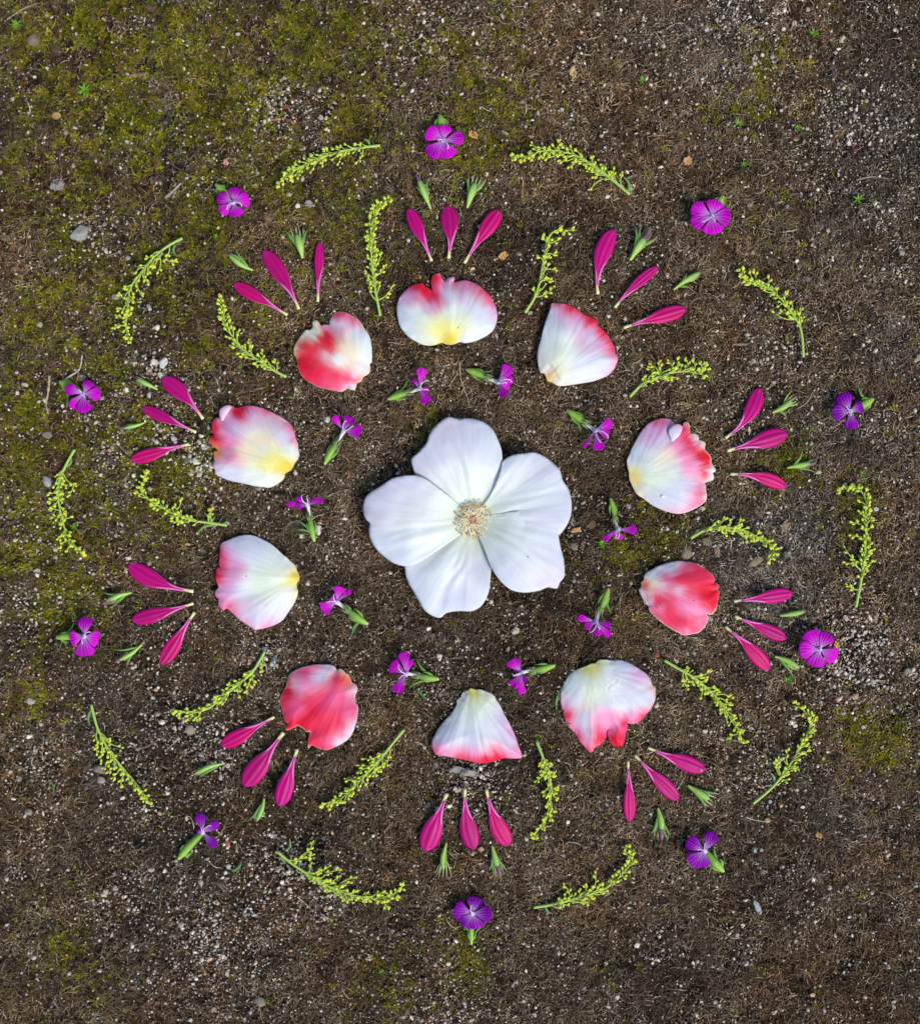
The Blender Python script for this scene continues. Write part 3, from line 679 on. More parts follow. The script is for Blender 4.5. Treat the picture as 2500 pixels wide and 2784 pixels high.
    for k in range(26):
        a = rs.uniform(0, 6.28); rr = .0018 * math.sqrt(rs.random())
        p0 = np.array([rr * math.cos(a), rr * math.sin(a), zc - .002]); p1 = p0 + np.array([rs.normal(0, .0003), rs.normal(0, .0003), .004])
        v, f = tube_arrays([p0, (p0 + p1) / 2, p1, p1 + [0, 0, .0002]], [.0002, .0002, .00042, .0002], 6)
        o = len(V); V += v; F += [tuple(i + o for i in q) for q in f]
        C += [lin((190, 140, 80))] * 12 + [lin((222, 170, 134))] * 12
    link('pistil', mesh('pistil', V, F, C), M_BUD, root)
    # each stamen is a filament carrying an anther
    ball = bmesh.new(); bmesh.ops.create_uvsphere(ball, u_segments=8, v_segments=6, radius=1)
    am = bpy.data.meshes.new('anther'); ball.to_mesh(am); ball.free()
    a_ = am.color_attributes.new('tint', 'FLOAT_COLOR', 'POINT')
    a_.data.foreach_set('color', np.tile(np.array([*lin((206, 156, 84)), 1], np.float32), len(am.vertices)))
    for k in range(150):
        a = rs.uniform(0, 6.28); L = rs.uniform(.0030, .0084) if k < 96 else rs.uniform(.0078, .0104)
        bend = rs.normal(0, .5)
        pts = []
        for i in range(6):
            t = i / 5; rr = .0012 + (L - .0012) * t; aa = a + bend * t * t
            pts.append([rr * math.cos(aa), rr * math.sin(aa), zc - .001 + (.0030 if L < .008 else .0018) * math.sin(t * 2.2) + rs.normal(0, .0001)])
        v, f = tube_arrays(pts, np.array([.00022, .00020, .00018, .00017, .00015, .00013]), 4)
        fl = link('stamen', mesh('stamen', v, f, [lin((244, 240, 206))] * len(v)), M_BUD, root)
        if rs.random() < .5:
            an = link('anther', am, M_BUD, fl)
            an.location = pts[-1]; an.scale = (.00065 * rs.uniform(.7, 1.2), .0005, .0004)
            an.rotation_euler = (0, 0, rs.uniform(0, 6.28))
    for u, v_ in ((-.0102, .0004), (.0002, -.0105), (.0110, .0012), (.0075, -.0080)):
        pass
    ANCHORS.append((FC[0], FC[1], 'white flower'))
white_flower()

# ------------------------------------------------------------------ magenta ray petals
def ray_petal(base, tip, width, label, side=0, mid=None, seed=0, hue=0):
    rs = np.random.default_rng(seed + 500)
    b = np.array(base, float); t_ = np.array(tip, float)
    c = (b + t_) / 2 if mid is None else 2 * np.array(mid, float) - (b + t_) / 2
    n, m = 34, 13
    org = W2(*b)
    L = np.linalg.norm(t_ - b)
    ts = np.linspace(0, 1, n)
    ts = ts ** .85
    path = ((1 - ts) ** 2)[:, None] * b + (2 * ts * (1 - ts))[:, None] * c + (ts ** 2)[:, None] * t_
    tang = np.gradient(path, axis=0); tang /= np.linalg.norm(tang, axis=1)[:, None]
    nor = np.stack([-tang[:, 1], tang[:, 0]], 1)
    prof = .13 + .87 * smooth01((ts - .16) / .55) ** 1.15
    endr = np.sqrt(np.clip(1 - np.clip((ts - .74) / .26, 0, 1) ** 2.3, 0, 1))
    w = width / 2 * prof * endr
    w = np.maximum(w, 1.0)
    vv = np.linspace(-1, 1, m)
    V = np.zeros((n, m, 3)); C = np.zeros((n, m, 3))
    mag = np.array(lin([(200, 6, 130), (188, 8, 120), (206, 10, 116)][hue])); pink = np.array(lin((234, 122, 200)))
    dark = np.array(lin((140, 2, 90))); purp = np.array(lin((176, 40, 150))); gr = np.array(lin((214, 226, 140)))
    ph = rs.uniform(0, 6); arch = rs.uniform(.0012, .0028); droop = rs.uniform(-.0004, .0006)
    for i in range(n):
        t = ts[i]
        curl = (1 - smooth01((t - .12) / .5))      # channelled near the claw, flat further out
        xy = path[i] + nor[i] * (vv * w[i])[:, None]
        if t > .9:   # toothed end
            xy = xy + tang[i] * (np.cos(vv * 3 * math.pi) * L * .012 * (t - .9) * 10)[:, None]
        z = Z0 + arch * math.sin(math.pi * min(t * 1.05, 1)) + droop * t
        zz = z + curl * (w[i] * S) * .9 * np.abs(vv) ** 1.6 - (1 - curl) * .0010 * np.abs(vv) ** 2.2 * (width / 45)
        zz = zz + .00024 * np.cos(vv * 9.2 + .3) * smooth01((t - .2) / .3) * (1 - smooth01((t - .92) / .08))
        V[i, :, 0] = (xy[:, 0] - CX) * S; V[i, :, 1] = (CY - xy[:, 1]) * S; V[i, :, 2] = zz
        base_c = gr + (pink - gr) * smooth01((t - .12) / .05)
        body = base_c + (mag - base_c) * smooth01((t - .2) / .14)
        vein = np.clip(np.cos(vv * 9.2 + .3 + math.pi) * .5 + .5, 0, 1) ** 3 * .55 * smooth01((t - .25) / .2)
        col = body[None] * (1 - vein[:, None]) + dark[None] * vein[:, None] if t > .2 else np.repeat(body[None], m, 0)
        col = col * (1 + (vnoise(vv * 6 + seed, np.full(m, t * 2.2), 1., seed % 50) - .5)[:, None] * .35)
        edge = smooth01((np.abs(vv) - .82) / .18) * (1 - smooth01((t - .45) / .3))
        col = col * (1 - edge[:, None]) + pink * edge[:, None]
        pt = smooth01((t - .9) / .1) * .4
        C[i] = col * (1 - pt) + purp * pt
    idx = np.arange(n * m).reshape(n, m)
    F = np.stack([idx[:-1, :-1], idx[:-1, 1:], idx[1:, 1:], idx[1:, :-1]], -1).reshape(-1, 4)
    root = empty('ray_petal', org)
    tag(root, label, 'petal', 'magenta ray petals laid in fans of three')
    vs = V.reshape(-1, 3) - np.array(org)
    bl = link('blade', mesh('blade', vs, F[:, ::-1] if False else F, C.reshape(-1, 3)), M_RAY, root)
    sl = bl.modifiers.new('thickness', 'SOLIDIFY'); sl.thickness = .0003; sl.offset = 0
    # pale green claw
    k = int(np.argmax(ts > .185))
    cp = [np.array([(path[i][0] - CX) * S, (CY - path[i][1]) * S, Z0 + .0003]) - np.array(org) for i in range(0, k + 1, 1)]
    wr = max(width * .10, 4.0) * S
    v, f = tube_arrays(cp, wr * np.linspace(1.05, .75, len(cp)), 8)
    cc = [tuple(np.array(lin((232, 240, 180))) * (1 - i / len(cp)) + np.array(lin((214, 230, 84))) * (i / len(cp))) for i in range(len(cp)) for _ in range(8)]
    link('claw', mesh('claw', v, f, cc), M_GREEN, root)
    # rolled pink margins that run up from the claw
    for sgn in (-1, 1):
        far = .62 if (side == sgn or side == 2) else .42
        ii = [i for i in range(n) if .13 < ts[i] < far]
        col_i = 0 if sgn < 0 else m - 1
        pts = [V[i, col_i] - np.array(org) + np.array([0, 0, .0002]) for i in ii]
        pts = [p + (V[i, m // 2] - V[i, col_i]) * np.array([.18, .18, 0]) for p, i in zip(pts, ii)]
        q = np.linspace(0, 1, len(ii))
        rad = (.00055 if (side == sgn or side == 2) else .00034) * np.sin(np.clip(q * .9 + .1, 0, 1) * math.pi) ** .7 + .00006
        v, f = tube_arrays(pts, rad * (.6 + width / 100), 6)
        link('rolled_margin', mesh('rolled_margin', v, f, [tuple(pink * 1.02)] * len(v)), M_RAY, root)
    ANCHORS.append(((b[0] + t_[0]) / 2, (b[1] + t_[1]) / 2, label))

RAYS = [
 ('the topmost fan', [((1173.6, 712), (1111.8, 570.6), 36, 1, None, 'left'), ((1219, 705), (1215, 562), 47, 1, (1224, 632), 'middle'), ((1261.5, 717.6), (1356, 575), 42, -1, (1312, 640), 'right')]),
 ('the upper left fan', [((865, 822), (870.6, 661), 24, 1, None, 'right'), ((814, 842.6), (718, 683), 44, -1, (776, 766), 'middle'), ((783, 858), (638.5, 772.5), 34, 1, None, 'left')]),
 ('the upper right fan', [((1623, 802), (1666.5, 627.5), 46, 1, (1628, 716), 'left'), ((1669, 837.6), (1784.6, 727.8), 28, 1, (1719, 783), 'middle'), ((1692.6, 892.6), (1860, 842), 40, 0, None, 'right')]),
 ('the right upper fan', [((1968, 1191.6), (2060.6, 1056.4), 40, -1, (2027, 1134), 'top'), ((1973, 1226.4), (2135, 1179), 48, 1, None, 'middle'), ((1981.4, 1289.5), (2132, 1323.7), 36, 1, (2060, 1297), 'bottom')]),
 ('the right lower fan', [((1991.8, 1634), (2150, 1613), 38, 1, None, 'top'), ((1994.4, 1674.5), (2132.9, 1734.8), 36, -1, None, 'middle'), ((1968.7, 1703), (2087.4, 1819), 40, -1, (2030, 1758), 'bottom')]),
 ('the lower right fan', [((1759, 2030.8), (1912.5, 2092), 42, 1, None, 'right'), ((1723.5, 2051), (1841, 2172), 40, 1, None, 'middle'), ((1704.7, 2068), (1709.8, 2230.8), 32, -1, None, 'left')]),
 ('the lowest fan', [((1214.9, 2155.4), (1156, 2311), 54, -1, (1184, 2230), 'left'), ((1263.4, 2142), (1288, 2305), 48, -1, (1268, 2225), 'middle'), ((1321.4, 2143.6), (1382.7, 2296), 48, -1, (1345, 2225), 'right')]),
 ('the lower left fan', [((809.3, 2035), (761, 2187.6), 46, -1, None, 'right'), ((772.4, 1989.5), (666, 2133.8), 54, -1, None, 'middle'), ((747, 1947.3), (603.8, 2025.7), 40, 1, None, 'left')]),
 ('the left lower fan', [((528.6, 1607), (352.6, 1535), 48, -1, (436, 1582), 'top'), ((528.6, 1639.5), (361.4, 1685.5), 40, -1, (446, 1664), 'middle'), ((531.6, 1663.7), (440.3, 1805), 42, -1, None, 'bottom')]),
 ('the left upper fan', [((554.6, 1139.9), (444, 1030.3), 44, 1, (505, 1078), 'top'), ((536, 1176), (391.3, 1109.2), 30, 1, None, 'middle'), ((517, 1207.7), (359.7, 1250.4), 36, 1, None, 'bottom')])]
ADJ = {36: 'slender', 24: 'very narrow folded', 28: 'narrow folded', 30: 'narrow', 32: 'narrow', 34: 'slender', 54: 'broad spoon shaped', 48: 'broad'}
q = 0
for fan, ps in RAYS:
    for (b, t, w, sd_, mid, pos) in ps:
        ray_petal(b, t, w * 1.04, '%s magenta ray petal with pale base, %s one of %s' % (ADJ.get(w, 'ribbed'), pos, fan), sd_, mid, q, q % 3)
        q += 1

# ------------------------------------------------------------------ blades, bracts and calyces
def leaf_blade(name, parent, pts, width, c0, c1, z0, z1, org, belly=.4, mat=None, n=12, fold=.35, arch=.0):
    P = catmull(pts, False, 6.0)
    ii = np.linspace(0, len(P) - 1, n); P = np.stack([np.interp(ii, range(len(P)), P[:, 0]), np.interp(ii, range(len(P)), P[:, 1])], 1)
    ts = np.linspace(0, 1, n)
    tang = np.gradient(P, axis=0); tang /= np.linalg.norm(tang, axis=1)[:, None] + 1e-9
    nor = np.stack([-tang[:, 1], tang[:, 0]], 1)
    w = width / 2 * np.clip(np.minimum(.45 + ts / belly * .55, 1), 0, 1) * np.clip(1 - np.clip((ts - belly) / (1 - belly), 0, 1) ** 1.6, 0.03, 1)
    V = []; C = []
    for i in range(n):
        z = z0 + (z1 - z0) * ts[i] + arch * math.sin(math.pi * ts[i])
        for s, dz in ((-1, 0), (-.5, .8), (0, .55), (.5, .8), (1, 0)):
            p = P[i] + nor[i] * s * w[i]
            V.append(((p[0] - CX) * S - org[0], (CY - p[1]) * S - org[1], z + dz * w[i] * S * fold))
            C.append(np.array(lin(c0)) * (1 - ts[i]) + np.array(lin(c1)) * ts[i] * (1.0 if s else .9))
    F = [(i * 5 + s, i * 5 + s + 1, (i + 1) * 5 + s + 1, (i + 1) * 5 + s) for i in range(n - 1) for s in range(4)]
    o = link(name, mesh(name, V, F, C), mat or M_GREEN, parent)
    sl = o.modifiers.new('thickness', 'SOLIDIFY'); sl.thickness = .0002
    return o

def pod(name, parent, pts, width, cols, z, org, mat=None, prof=None, flat=.8, sides=12):
    """round body along a path; cols = list of (t, colour), prof = list of (t, radius factor)"""
    P = catmull(pts, False, 4.0); n = max(12, min(26, len(P)))
    ii = np.linspace(0, len(P) - 1, n); P = np.stack([np.interp(ii, range(len(P)), P[:, 0]), np.interp(ii, range(len(P)), P[:, 1])], 1)
    ts = np.linspace(0, 1, n)
    r = np.interp(ts, [a for a, _ in prof], [b for _, b in prof]) * width / 2 * S
    zz = z if hasattr(z, '__len__') else (z, z)
    path = np.stack([(P[:, 0] - CX) * S - org[0], (CY - P[:, 1]) * S - org[1], np.interp(ts, [0, 1], zz) + r * flat], 1)
    vs, fs = tube_arrays(path, r, sides)
    vs = np.array(vs).reshape(n, sides, 3)
    rib = 1 + .06 * np.cos(np.arange(sides) * math.pi)[None, :, None]
    vs = path[:, None] + (vs - path[:, None]) * rib
    cc = np.array([lin(c) for _, c in cols]); tt = [t for t, _ in cols]
    C = np.stack([np.interp(ts, tt, cc[:, k]) for k in range(3)], 1)
    C = np.repeat(C[:, None], sides, 1) * (1 + .10 * np.cos(np.arange(sides) * math.pi * .5))[None, :, None]
    return link(name, mesh(name, vs.reshape(-1, 3), fs, C.reshape(-1, 3)), mat or M_GREEN, parent)

G0, G1, G2 = (178, 214, 104), (120, 176, 66), (70, 122, 60)
PURP = (104, 76, 92)

def green_bud(reg, base, tip, w, bracts, purple, label, seed, cut=False, slim=False, spread=False):
    rs = random.Random(seed)
    k = reg[2]
    B = (reg[0] + base[0] * k, reg[1] + base[1] * k); T = (reg[0] + tip[0] * k, reg[1] + tip[1] * k)
    org = W2(*B)
    root = empty('green_flower_bud', org)
    tag(root, label, 'flower bud', 'green pink-flower buds laid beyond the magenta fans')
    d = np.array(T) - np.array(B); L = np.linalg.norm(d); u = d / L; nn = np.array([-u[1], u[0]])
    body_end = np.array(B) + d * (.74 if spread else .88)
    W = w * k
    tipc = PURP if purple else (150, 178, 120)
    bend = np.array(B) + d * .4 + nn * rs.uniform(-.06, .06) * L
    pod('calyx', root, [B, tuple(bend), tuple(body_end)], W * .66, [(0, (206, 224, 150)), (.12, G0), (.5, (164, 210, 106)), (.78, (144, 190, 98)), (1, tipc)], (Z0 - .0002, Z0 + .0008), org,
        prof=[(0, .28), (.08, .36), (.22, .52), (.45, .9), (.65, 1), (.85, .8), (1, .3)])
    if purple:
        pod('furled_petals', root, [tuple(np.array(B) + d * .55), tuple(np.array(B) + d * .98)], W * .6, [(0, (130, 110, 104)), (.5, PURP), (1, (168, 130, 166))], (Z0 + .0004, Z0 + .001), org,
            prof=[(0, .7), (.3, 1), (.7, .7), (1, .12)])
    # narrow calyx teeth around the mouth
    for j in range(5):
        if slim and j != 2: continue
        a = (j - 2) * (.26 if spread else -.02) + rs.uniform(-.06, .06)
        st = np.array(B) + d * .48 + nn * (j - 2) * W * .11
        ln = L * (rs.uniform(.42, .56) if spread else rs.uniform(.38, .52))
        e = st + (u * math.cos(a * .7) + nn * math.sin(a * .7)) * ln
        m = (st + e) / 2 + nn * (j - 2) * W * .06
        leaf_blade('sepal', root, [tuple(st), tuple(m), tuple(e)], W * .2, (162, 208, 104), (178, 160, 140) if not purple else (128, 104, 104), Z0 + .0012 + .0003 * (j % 2), Z0 + .0008, org, .25)
    for (bx, by) in bracts:
        e = np.array((reg[0] + bx * k, reg[1] + by * k))
        st = np.array(B) + d * .16
        v = e - st; pn = np.array([-v[1], v[0]]); sg = 1 if np.dot(pn, u) > 0 else -1
        m = st + v * .5 + u * np.linalg.norm(v) * .14
        leaf_blade('bract', root, [tuple(st), tuple(m), tuple(e)], W * .3, (132, 186, 84), (96, 140, 84), Z0 + .0006, Z0 + .0012, org, .35, arch=.0008)
    ANCHORS.append(((B[0] + T[0]) / 2, (B[1] + T[1]) / 2, label))

RA = (1050, 300, .27473); RB_ = (600, 300, .27473); RC = (1400, 600, .27473); RD = (1780, 500, .24725); RE = (1840, 1030, .31077)
RF = (1940, 1540, .1978); RG = (1640, 1760, .34066); RH = (1100, 2000, .29603); RI = (220, 1850, .54054); RJ = (130, 1500, .5888); RK = (120, 960, .50242)
BUDS = [
 (RA, (440, 985), (300, 650), 90, [(408, 685), (288, 765)], True, 'green bud with a dull purple tip, left one above the topmost magenta fan'),
 (RA, (800, 975), (905, 650), 110, [(785, 680), (955, 725)], False, 'spiky green bud, right one above the topmost magenta fan'),
 (RB_, (815, 1470), (740, 1160), 120, [(640, 1200), (870, 1190)], False, 'spreading green bud above the middle petal of the upper left fan'),
 (RB_, (325, 1590), (60, 1420), 85, [(155, 1370)], False, 'small green bud lying between the middle and left petals of the upper left fan'),
 (RC, (1130, 400), (1335, 90), 120, [(1180, 70), (1225, 70), (1370, 190)], True, 'large leafy green bud with purple tip beside the left petal of the upper right fan'),
 (RD, (195, 1172), (520, 960), 90, [(335, 990), (380, 1165)], False, 'green bud with one side leaf, outside the middle petal of the upper right fan'),
 (RE, (820, 300), (1045, 150), 78, [(945, 350)], False, 'frayed green bud outside the top petal of the right upper fan'),
 (RE, (952, 780), (1200, 740), 70, [(1080, 610), (1190, 700), (1200, 825)], True, 'green bud with faint purple tip and a long thin leaf, outside the right upper fan'),
 (RF, (890, 675), (1265, 605), 108, [], False, 'smooth closed green bud right of the right lower fan'),
 (RF, (820, 1230), (1190, 1410), 125, [(1070, 1540), (1100, 1320)], False, 'green bud pointing down right below the right lower fan, beside a violet flower'),
 (RG, (665, 1095), (890, 1235), 88, [(890, 1150), (810, 1285)], False, 'green bud pointing down right beside the middle petal of the lower right fan'),
 (RG, (428, 1275), (460, 1530), 80, [(532, 1490), (370, 1480), (505, 1530)], True, 'dark tipped green bud with spread leaves pointing down, below the lower right fan'),
 (RH, (385, 975), (345, 1300), 70, [(280, 1290), (378, 1215)], False, 'thin green bud below the left gap of the lowest fan'),
 (RH, (800, 1000), (880, 1280), 85, [(770, 1230), (820, 1290), (930, 1220)], True, 'green bud with split tips below the right gap of the lowest fan'),
 (RI, (728, 413), (560, 468), 36, [(600, 485), (590, 435)], False, 'slim green bud lying almost level, left of the middle petal of the lower left fan'),
 (RI, (925, 588), (885, 712), 38, [(840, 705), (935, 690)], False, 'plump green bud pointing down beside the right petal of the lower left fan'),
 (RJ, (393, 188), (255, 240), 38, [(262, 185), (310, 255)], True, 'green bud with dark frayed tip between the two upper petals of the left lower fan'),
 (RJ, (440, 425), (315, 510), 34, [(310, 448), (370, 535)], True, 'green bud with thin spread leaves below the left lower fan'),
 (RK, (620, 200), (495, 135), 38, [(490, 165)], False, 'pale green bud left of the top petal of the left upper fan'),
 (RK, (550, 378), (415, 412), 34, [(440, 440)], True, 'small purple tipped bud left of the left upper fan')]
OPEN = (1, 2, 4, 10, 11, 12, 13, 6)
for i, bdat in enumerate(BUDS):
    green_bud(*bdat, seed=i + 40, slim=(i == 8), spread=(i in OPEN))

# ------------------------------------------------------------------ violet pink flowers
def pink_petal(root, c, tip, width, zc, zt, seed, org, notch=True, up=True, dark=False):
    rs = np.random.default_rng(seed)
    c = np.array(c, float); tip = np.array(tip, float)
    d = tip - c; L = np.linalg.norm(d); u = d / L; nn = np.array([-u[1], u[0]])
    n, m = 12, 25
    base = c + u * min(4, L * .1)
    ts = np.linspace(0, 1, n); vv = np.linspace(-1, 1, m)
    V = np.zeros((n, m, 3)); C = np.zeros((n, m, 3))
    teeth = (np.abs(((vv * 5.5 + 20) % 1) - .5) * 2) * rs.uniform(.6, 1.2, m)
    lav = np.array(lin((190, 140, 222))); mag = np.array(lin((176, 0, 178))); deep = np.array(lin((136, 0, 150))); brt = np.array(lin((206, 8, 200)))
    if dark: mag = np.array(lin((122, 0, 156))); brt = np.array(lin((136, 0, 168))); deep = np.array(lin((92, 0, 126)))
    lift = rs.uniform(-.0006, .0008); tilt = rs.uniform(-.0008, .0008)
    for i, t in enumerate(ts):
        hw = width / 2 * (.12 + .88 * np.clip(t / .88, 0, 1) ** 1.15) if not up else width * .95 / 2 * (.16 + .84 * smooth01(t / .8) ** .85)
        # rounded fan: points on the outer rim pulled back at the sides
        back = (1 - np.sqrt(np.clip(1 - (vv * .93) ** 2, 0, 1))) * (.27 if not up else .38)
        r = t * (1 - back * smooth01(t) ** 1.5)
        if i == n - 1: r = r - teeth * .085
        xy = base + u[None] * (r * (L - 4))[:, None] + nn[None] * (vv * hw)[:, None]
        z = zc + (zt - zc) * t + .0009 * math.sin(math.pi * t) + lift * t * t
        zz = z - .0006 * vv ** 2 * t + tilt * vv * t + .00014 * np.cos(vv * 17) * smooth01(t * 2) + (vnoise(vv * 2 + seed, np.full(m, t * 2.), 1, 3) - .5) * .0012 * t
        V[i, :, 0] = (xy[:, 0] - CX) * S - org[0]; V[i, :, 1] = (CY - xy[:, 1]) * S - org[1]; V[i, :, 2] = np.maximum(zz, Z0 - .0004)
        col = (brt if seed % 2 else mag)[None] * (.85 + .4 * vnoise(vv * 3, np.full(m, t * 2), 1, seed % 40))[:, None]
        ray = np.clip(np.cos(vv * 17) * .5 + .5, 0, 1) ** 2
        fl = np.clip((1.1 - t / (.34 + .34 * ray)), 0, 1)[:, None]
        col = col * (1 - fl) + lav * fl
        dv = (np.clip(-np.cos(vv * 17), 0, 1) ** 4 * .45 * smooth01(t * 2))[:, None]
        C[i] = col * (1 - dv) + deep * dv
    idx = np.arange(n * m).reshape(n, m)
    F = np.stack([idx[:-1, :-1], idx[:-1, 1:], idx[1:, 1:], idx[1:, :-1]], -1).reshape(-1, 4)
    o = link('petal', mesh('petal', V.reshape(-1, 3), F, C.reshape(-1, 3)), M_PINK, root)
    sl = o.modifiers.new('thickness', 'SOLIDIFY'); sl.thickness = .0002; sl.offset = 0

def pink_flower(reg, c, petals, cal, styles, label, seed, cw=26, up=True, bracts=()):
    k = reg[2]
    f = lambda p: np.array((reg[0] + p[0] * k, reg[1] + p[1] * k))
    C0 = f(c); org = W2(*C0)
    root = empty('pink_flower', org)
    tag(root, label, 'flower', 'violet pink flowers in the outer ring' if up else 'violet pink flowers lying on their side in the inner ring')
    zc = Z0 + (.0042 if up else .0040)
    for j, (x, y, w) in enumerate(petals):
        pt = f((x, y))
        zt = Z0 + (.0042 if up else (.0070 if j % 2 == 0 else .0030)) + .0011 * math.sin(j * 2.1 + seed)
        pink_petal(root, C0, C0 + (pt - C0) * 1.03, w * k * (1.0), zc + .0003 * j, zt + .0006 * (j * 2 % 5), seed * 7 + j, org, up=up, dark=('dark' in label or 'deep' in label))
    # whitish throat
    bm = bmesh.new(); bmesh.ops.create_cone(bm, cap_ends=True, segments=10, radius1=.0008, radius2=.0014, depth=.0016)
    me = bpy.data.meshes.new('throat'); bm.to_mesh(me); bm.free()
    a = me.color_attributes.new('tint', 'FLOAT_COLOR', 'POINT'); a.data.foreach_set('color', np.tile(np.array([*lin((206, 200, 226)), 1], np.float32), len(me.vertices)))
    th = link('throat', me, M_PINK, root); th.location = (0, 0, zc + .0006)
    for s_, (x, y) in enumerate(styles):
        e = f((x, y)); m = (C0 + e) / 2 + np.array([-(e - C0)[1], (e - C0)[0]]) * .12 * (1 if s_ else -1)
        P = catmull([tuple(C0), tuple(m), tuple(e), tuple(e + (e - m) * .15 + np.array([-(e - m)[1], (e - m)[0]]) * .3)], False, 2.5)
        t = np.linspace(0, 1, len(P))
        pts = np.stack([(P[:, 0] - CX) * S - org[0], (CY - P[:, 1]) * S - org[1], zc + .0018 + .0032 * np.sin(t * 2.4)], 1)
        v, fc = tube_arrays(pts, .00034 * (1 - .3 * t), 6)
        link('style', mesh('style', v, fc, [lin((232, 206, 240))] * len(v)), M_PINK, root)
    if cal is not None:
        E = f(cal); d = E - C0; L = np.linalg.norm(d); u = d / L; nn = np.array([-u[1], u[0]])
        st = C0 + u * (L * .06)
        if not up:
            pod('petal_claws', root, [tuple(C0), tuple(C0 + d * .38)], cw * .62, [(0, (226, 214, 232)), (.6, (232, 236, 224)), (1, (190, 196, 170))], (zc - .002, Z0 + .0006), org,
                prof=[(0, 1.0), (.3, .7), (1, .62)])
            st = C0 + d * .24
        pod('calyx', root, [tuple(st), tuple((st + E) / 2 + nn * L * .02), tuple(E)], cw * .84, [(0, (128, 112, 104) if not up else (110, 160, 70)), (.22, (118, 128, 88) if not up else (120, 170, 70)), (.45, (128, 178, 70)), (.85, (156, 200, 84)), (1, (214, 226, 160))],
            (Z0 + (.0002 if not up else .0), Z0 - .0004), org, prof=[(0, .55), (.2, .78), (.5, 1), (.75, .86), (.92, .48), (1, .32)])
        if not up:
            for s_ in (-1, 0, 1):
                b0 = C0 + d * .42 + nn * s_ * cw * .26; e = C0 + d * .17 + nn * s_ * cw * .42; mm = (b0 + e) / 2
                leaf_blade('sepal', root, [tuple(b0), tuple(mm), tuple(e)], cw * .3, (120, 168, 76), (112, 92, 100), Z0 + (.0052 if s_ == 0 else .0030), Z0 + (.0050 if s_ == 0 else .0030), org, .2)
        for s_ in (-1, 1):
            b0 = E - u * L * .12; e = b0 - u * L * (.42 if not up else .3) + nn * s_ * cw * .55; mm = (b0 + e) / 2 + nn * s_ * cw * .22
            leaf_blade('bract', root, [tuple(b0), tuple(mm), tuple(e)], cw * .34, (150, 200, 90), (82, 134, 66), Z0 + .0008, Z0 + .0018, org, .35)
        for (x, y) in bracts:
            b0 = E - u * L * .2; e = f((x, y)); mm = (b0 + e) / 2 - u * np.linalg.norm(e - b0) * .12
            leaf_blade('leaf', root, [tuple(b0), tuple(mm), tuple(e)], cw * .3, (120, 178, 76), (80, 132, 70), Z0 + .0004, Z0 + .0014, org, .4)
    ANCHORS.append((C0[0], C0[1], label))

RB2 = (250, 450, .27473)
OUT = [
 (RA, (565, 330), [(590, 178, 140), (768, 300, 150), (628, 508, 190), (420, 488, 185), (400, 235, 185)], (530, 60), [(615, 415), (518, 352)], 'violet pink flower with frilled petals at the very top of the pattern', 30, []),
 (RB2, (1420, 395), [(1450, 245, 165), (1575, 350, 165), (1465, 535, 160), (1295, 500, 115), (1262, 330, 150)], (1232, 195), [(1510, 430), (1370, 470)], 'small violet pink flower at the upper left with a leaf behind it', 24, []),
 (RD, (590, 380), [(640, 200, 200), (805, 390, 230), (610, 590, 235), (372, 470, 200), (378, 270, 190)], (735, 145), [(490, 460), (620, 450)], 'broad violet pink flower at the upper right', 26, []),
 (RK, (228, 225), [(272, 158, 80), (328, 228, 76), (245, 330, 86), (160, 300, 60), (138, 195, 70)], (92, 156), [(250, 245), (215, 205)], 'violet pink flower at the far left beside a pale twig', 28, [(128, 300)]),
 (RE, (1480, 290), [(1410, 135, 160), (1322, 305, 165), (1495, 448, 130), (1595, 240, 125)], (1702, 180), [(1425, 250), (1470, 332)], 'dark violet pink flower at the far right with a curling green bract', 26, [(1565, 60), (1620, 300)]),
 (RJ, (185, 385), [(185, 298, 76), (120, 398, 76), (190, 478, 96), (252, 400, 84)], (46, 395), [(215, 362), (185, 415)], 'violet pink flower of four petals at the lower far left', 24, [(130, 325), (92, 440)]),
 (RF, (1400, 1120), [(1240, 880, 290), (1530, 900, 240), (1640, 1240, 240), (1340, 1365, 290), (1115, 1130, 260)], None, [(1412, 1060), (1378, 1172)], 'flat open violet flower beside the pale gravel at the lower right', 26, []),
 (RI, (625, 750), [(610, 652, 62), (706, 700, 52), (694, 816, 58), (592, 735, 30)], (495, 893), [(662, 708), (622, 718)], 'dark violet star shaped flower at the lower left with a green calyx', 26, []),
 (RG, (790, 1600), [(650, 1520, 140), (862, 1455, 125), (665, 1700, 150), (775, 1728, 110)], (948, 1778), [(780, 1530), (718, 1575)], 'dark violet flower at the lower right with long white styles', 28, [(870, 1575), (800, 1725)]),
 (RH, (620, 1600), [(655, 1452, 170), (450, 1560, 185), (798, 1590, 160), (650, 1740, 190), (510, 1690, 130)], (612, 1905), [(605, 1518), (598, 1548)], 'deep violet flower on its green stalk at the very bottom of the pattern', 18, [(530, 1720), (720, 1730)])]
for i, (reg, c, pt, cal, stl, lab, cw, br) in enumerate(OUT):
    pink_flower(reg, c, pt, cal, stl, lab, i + 1, cw, True, br)
RS = (1030, 980, .3861); RT = (1500, 1080, .38123); RU = (1340, 1560, .3861); RV = (840, 1540, .3861); RW = (760, 980, .43321)
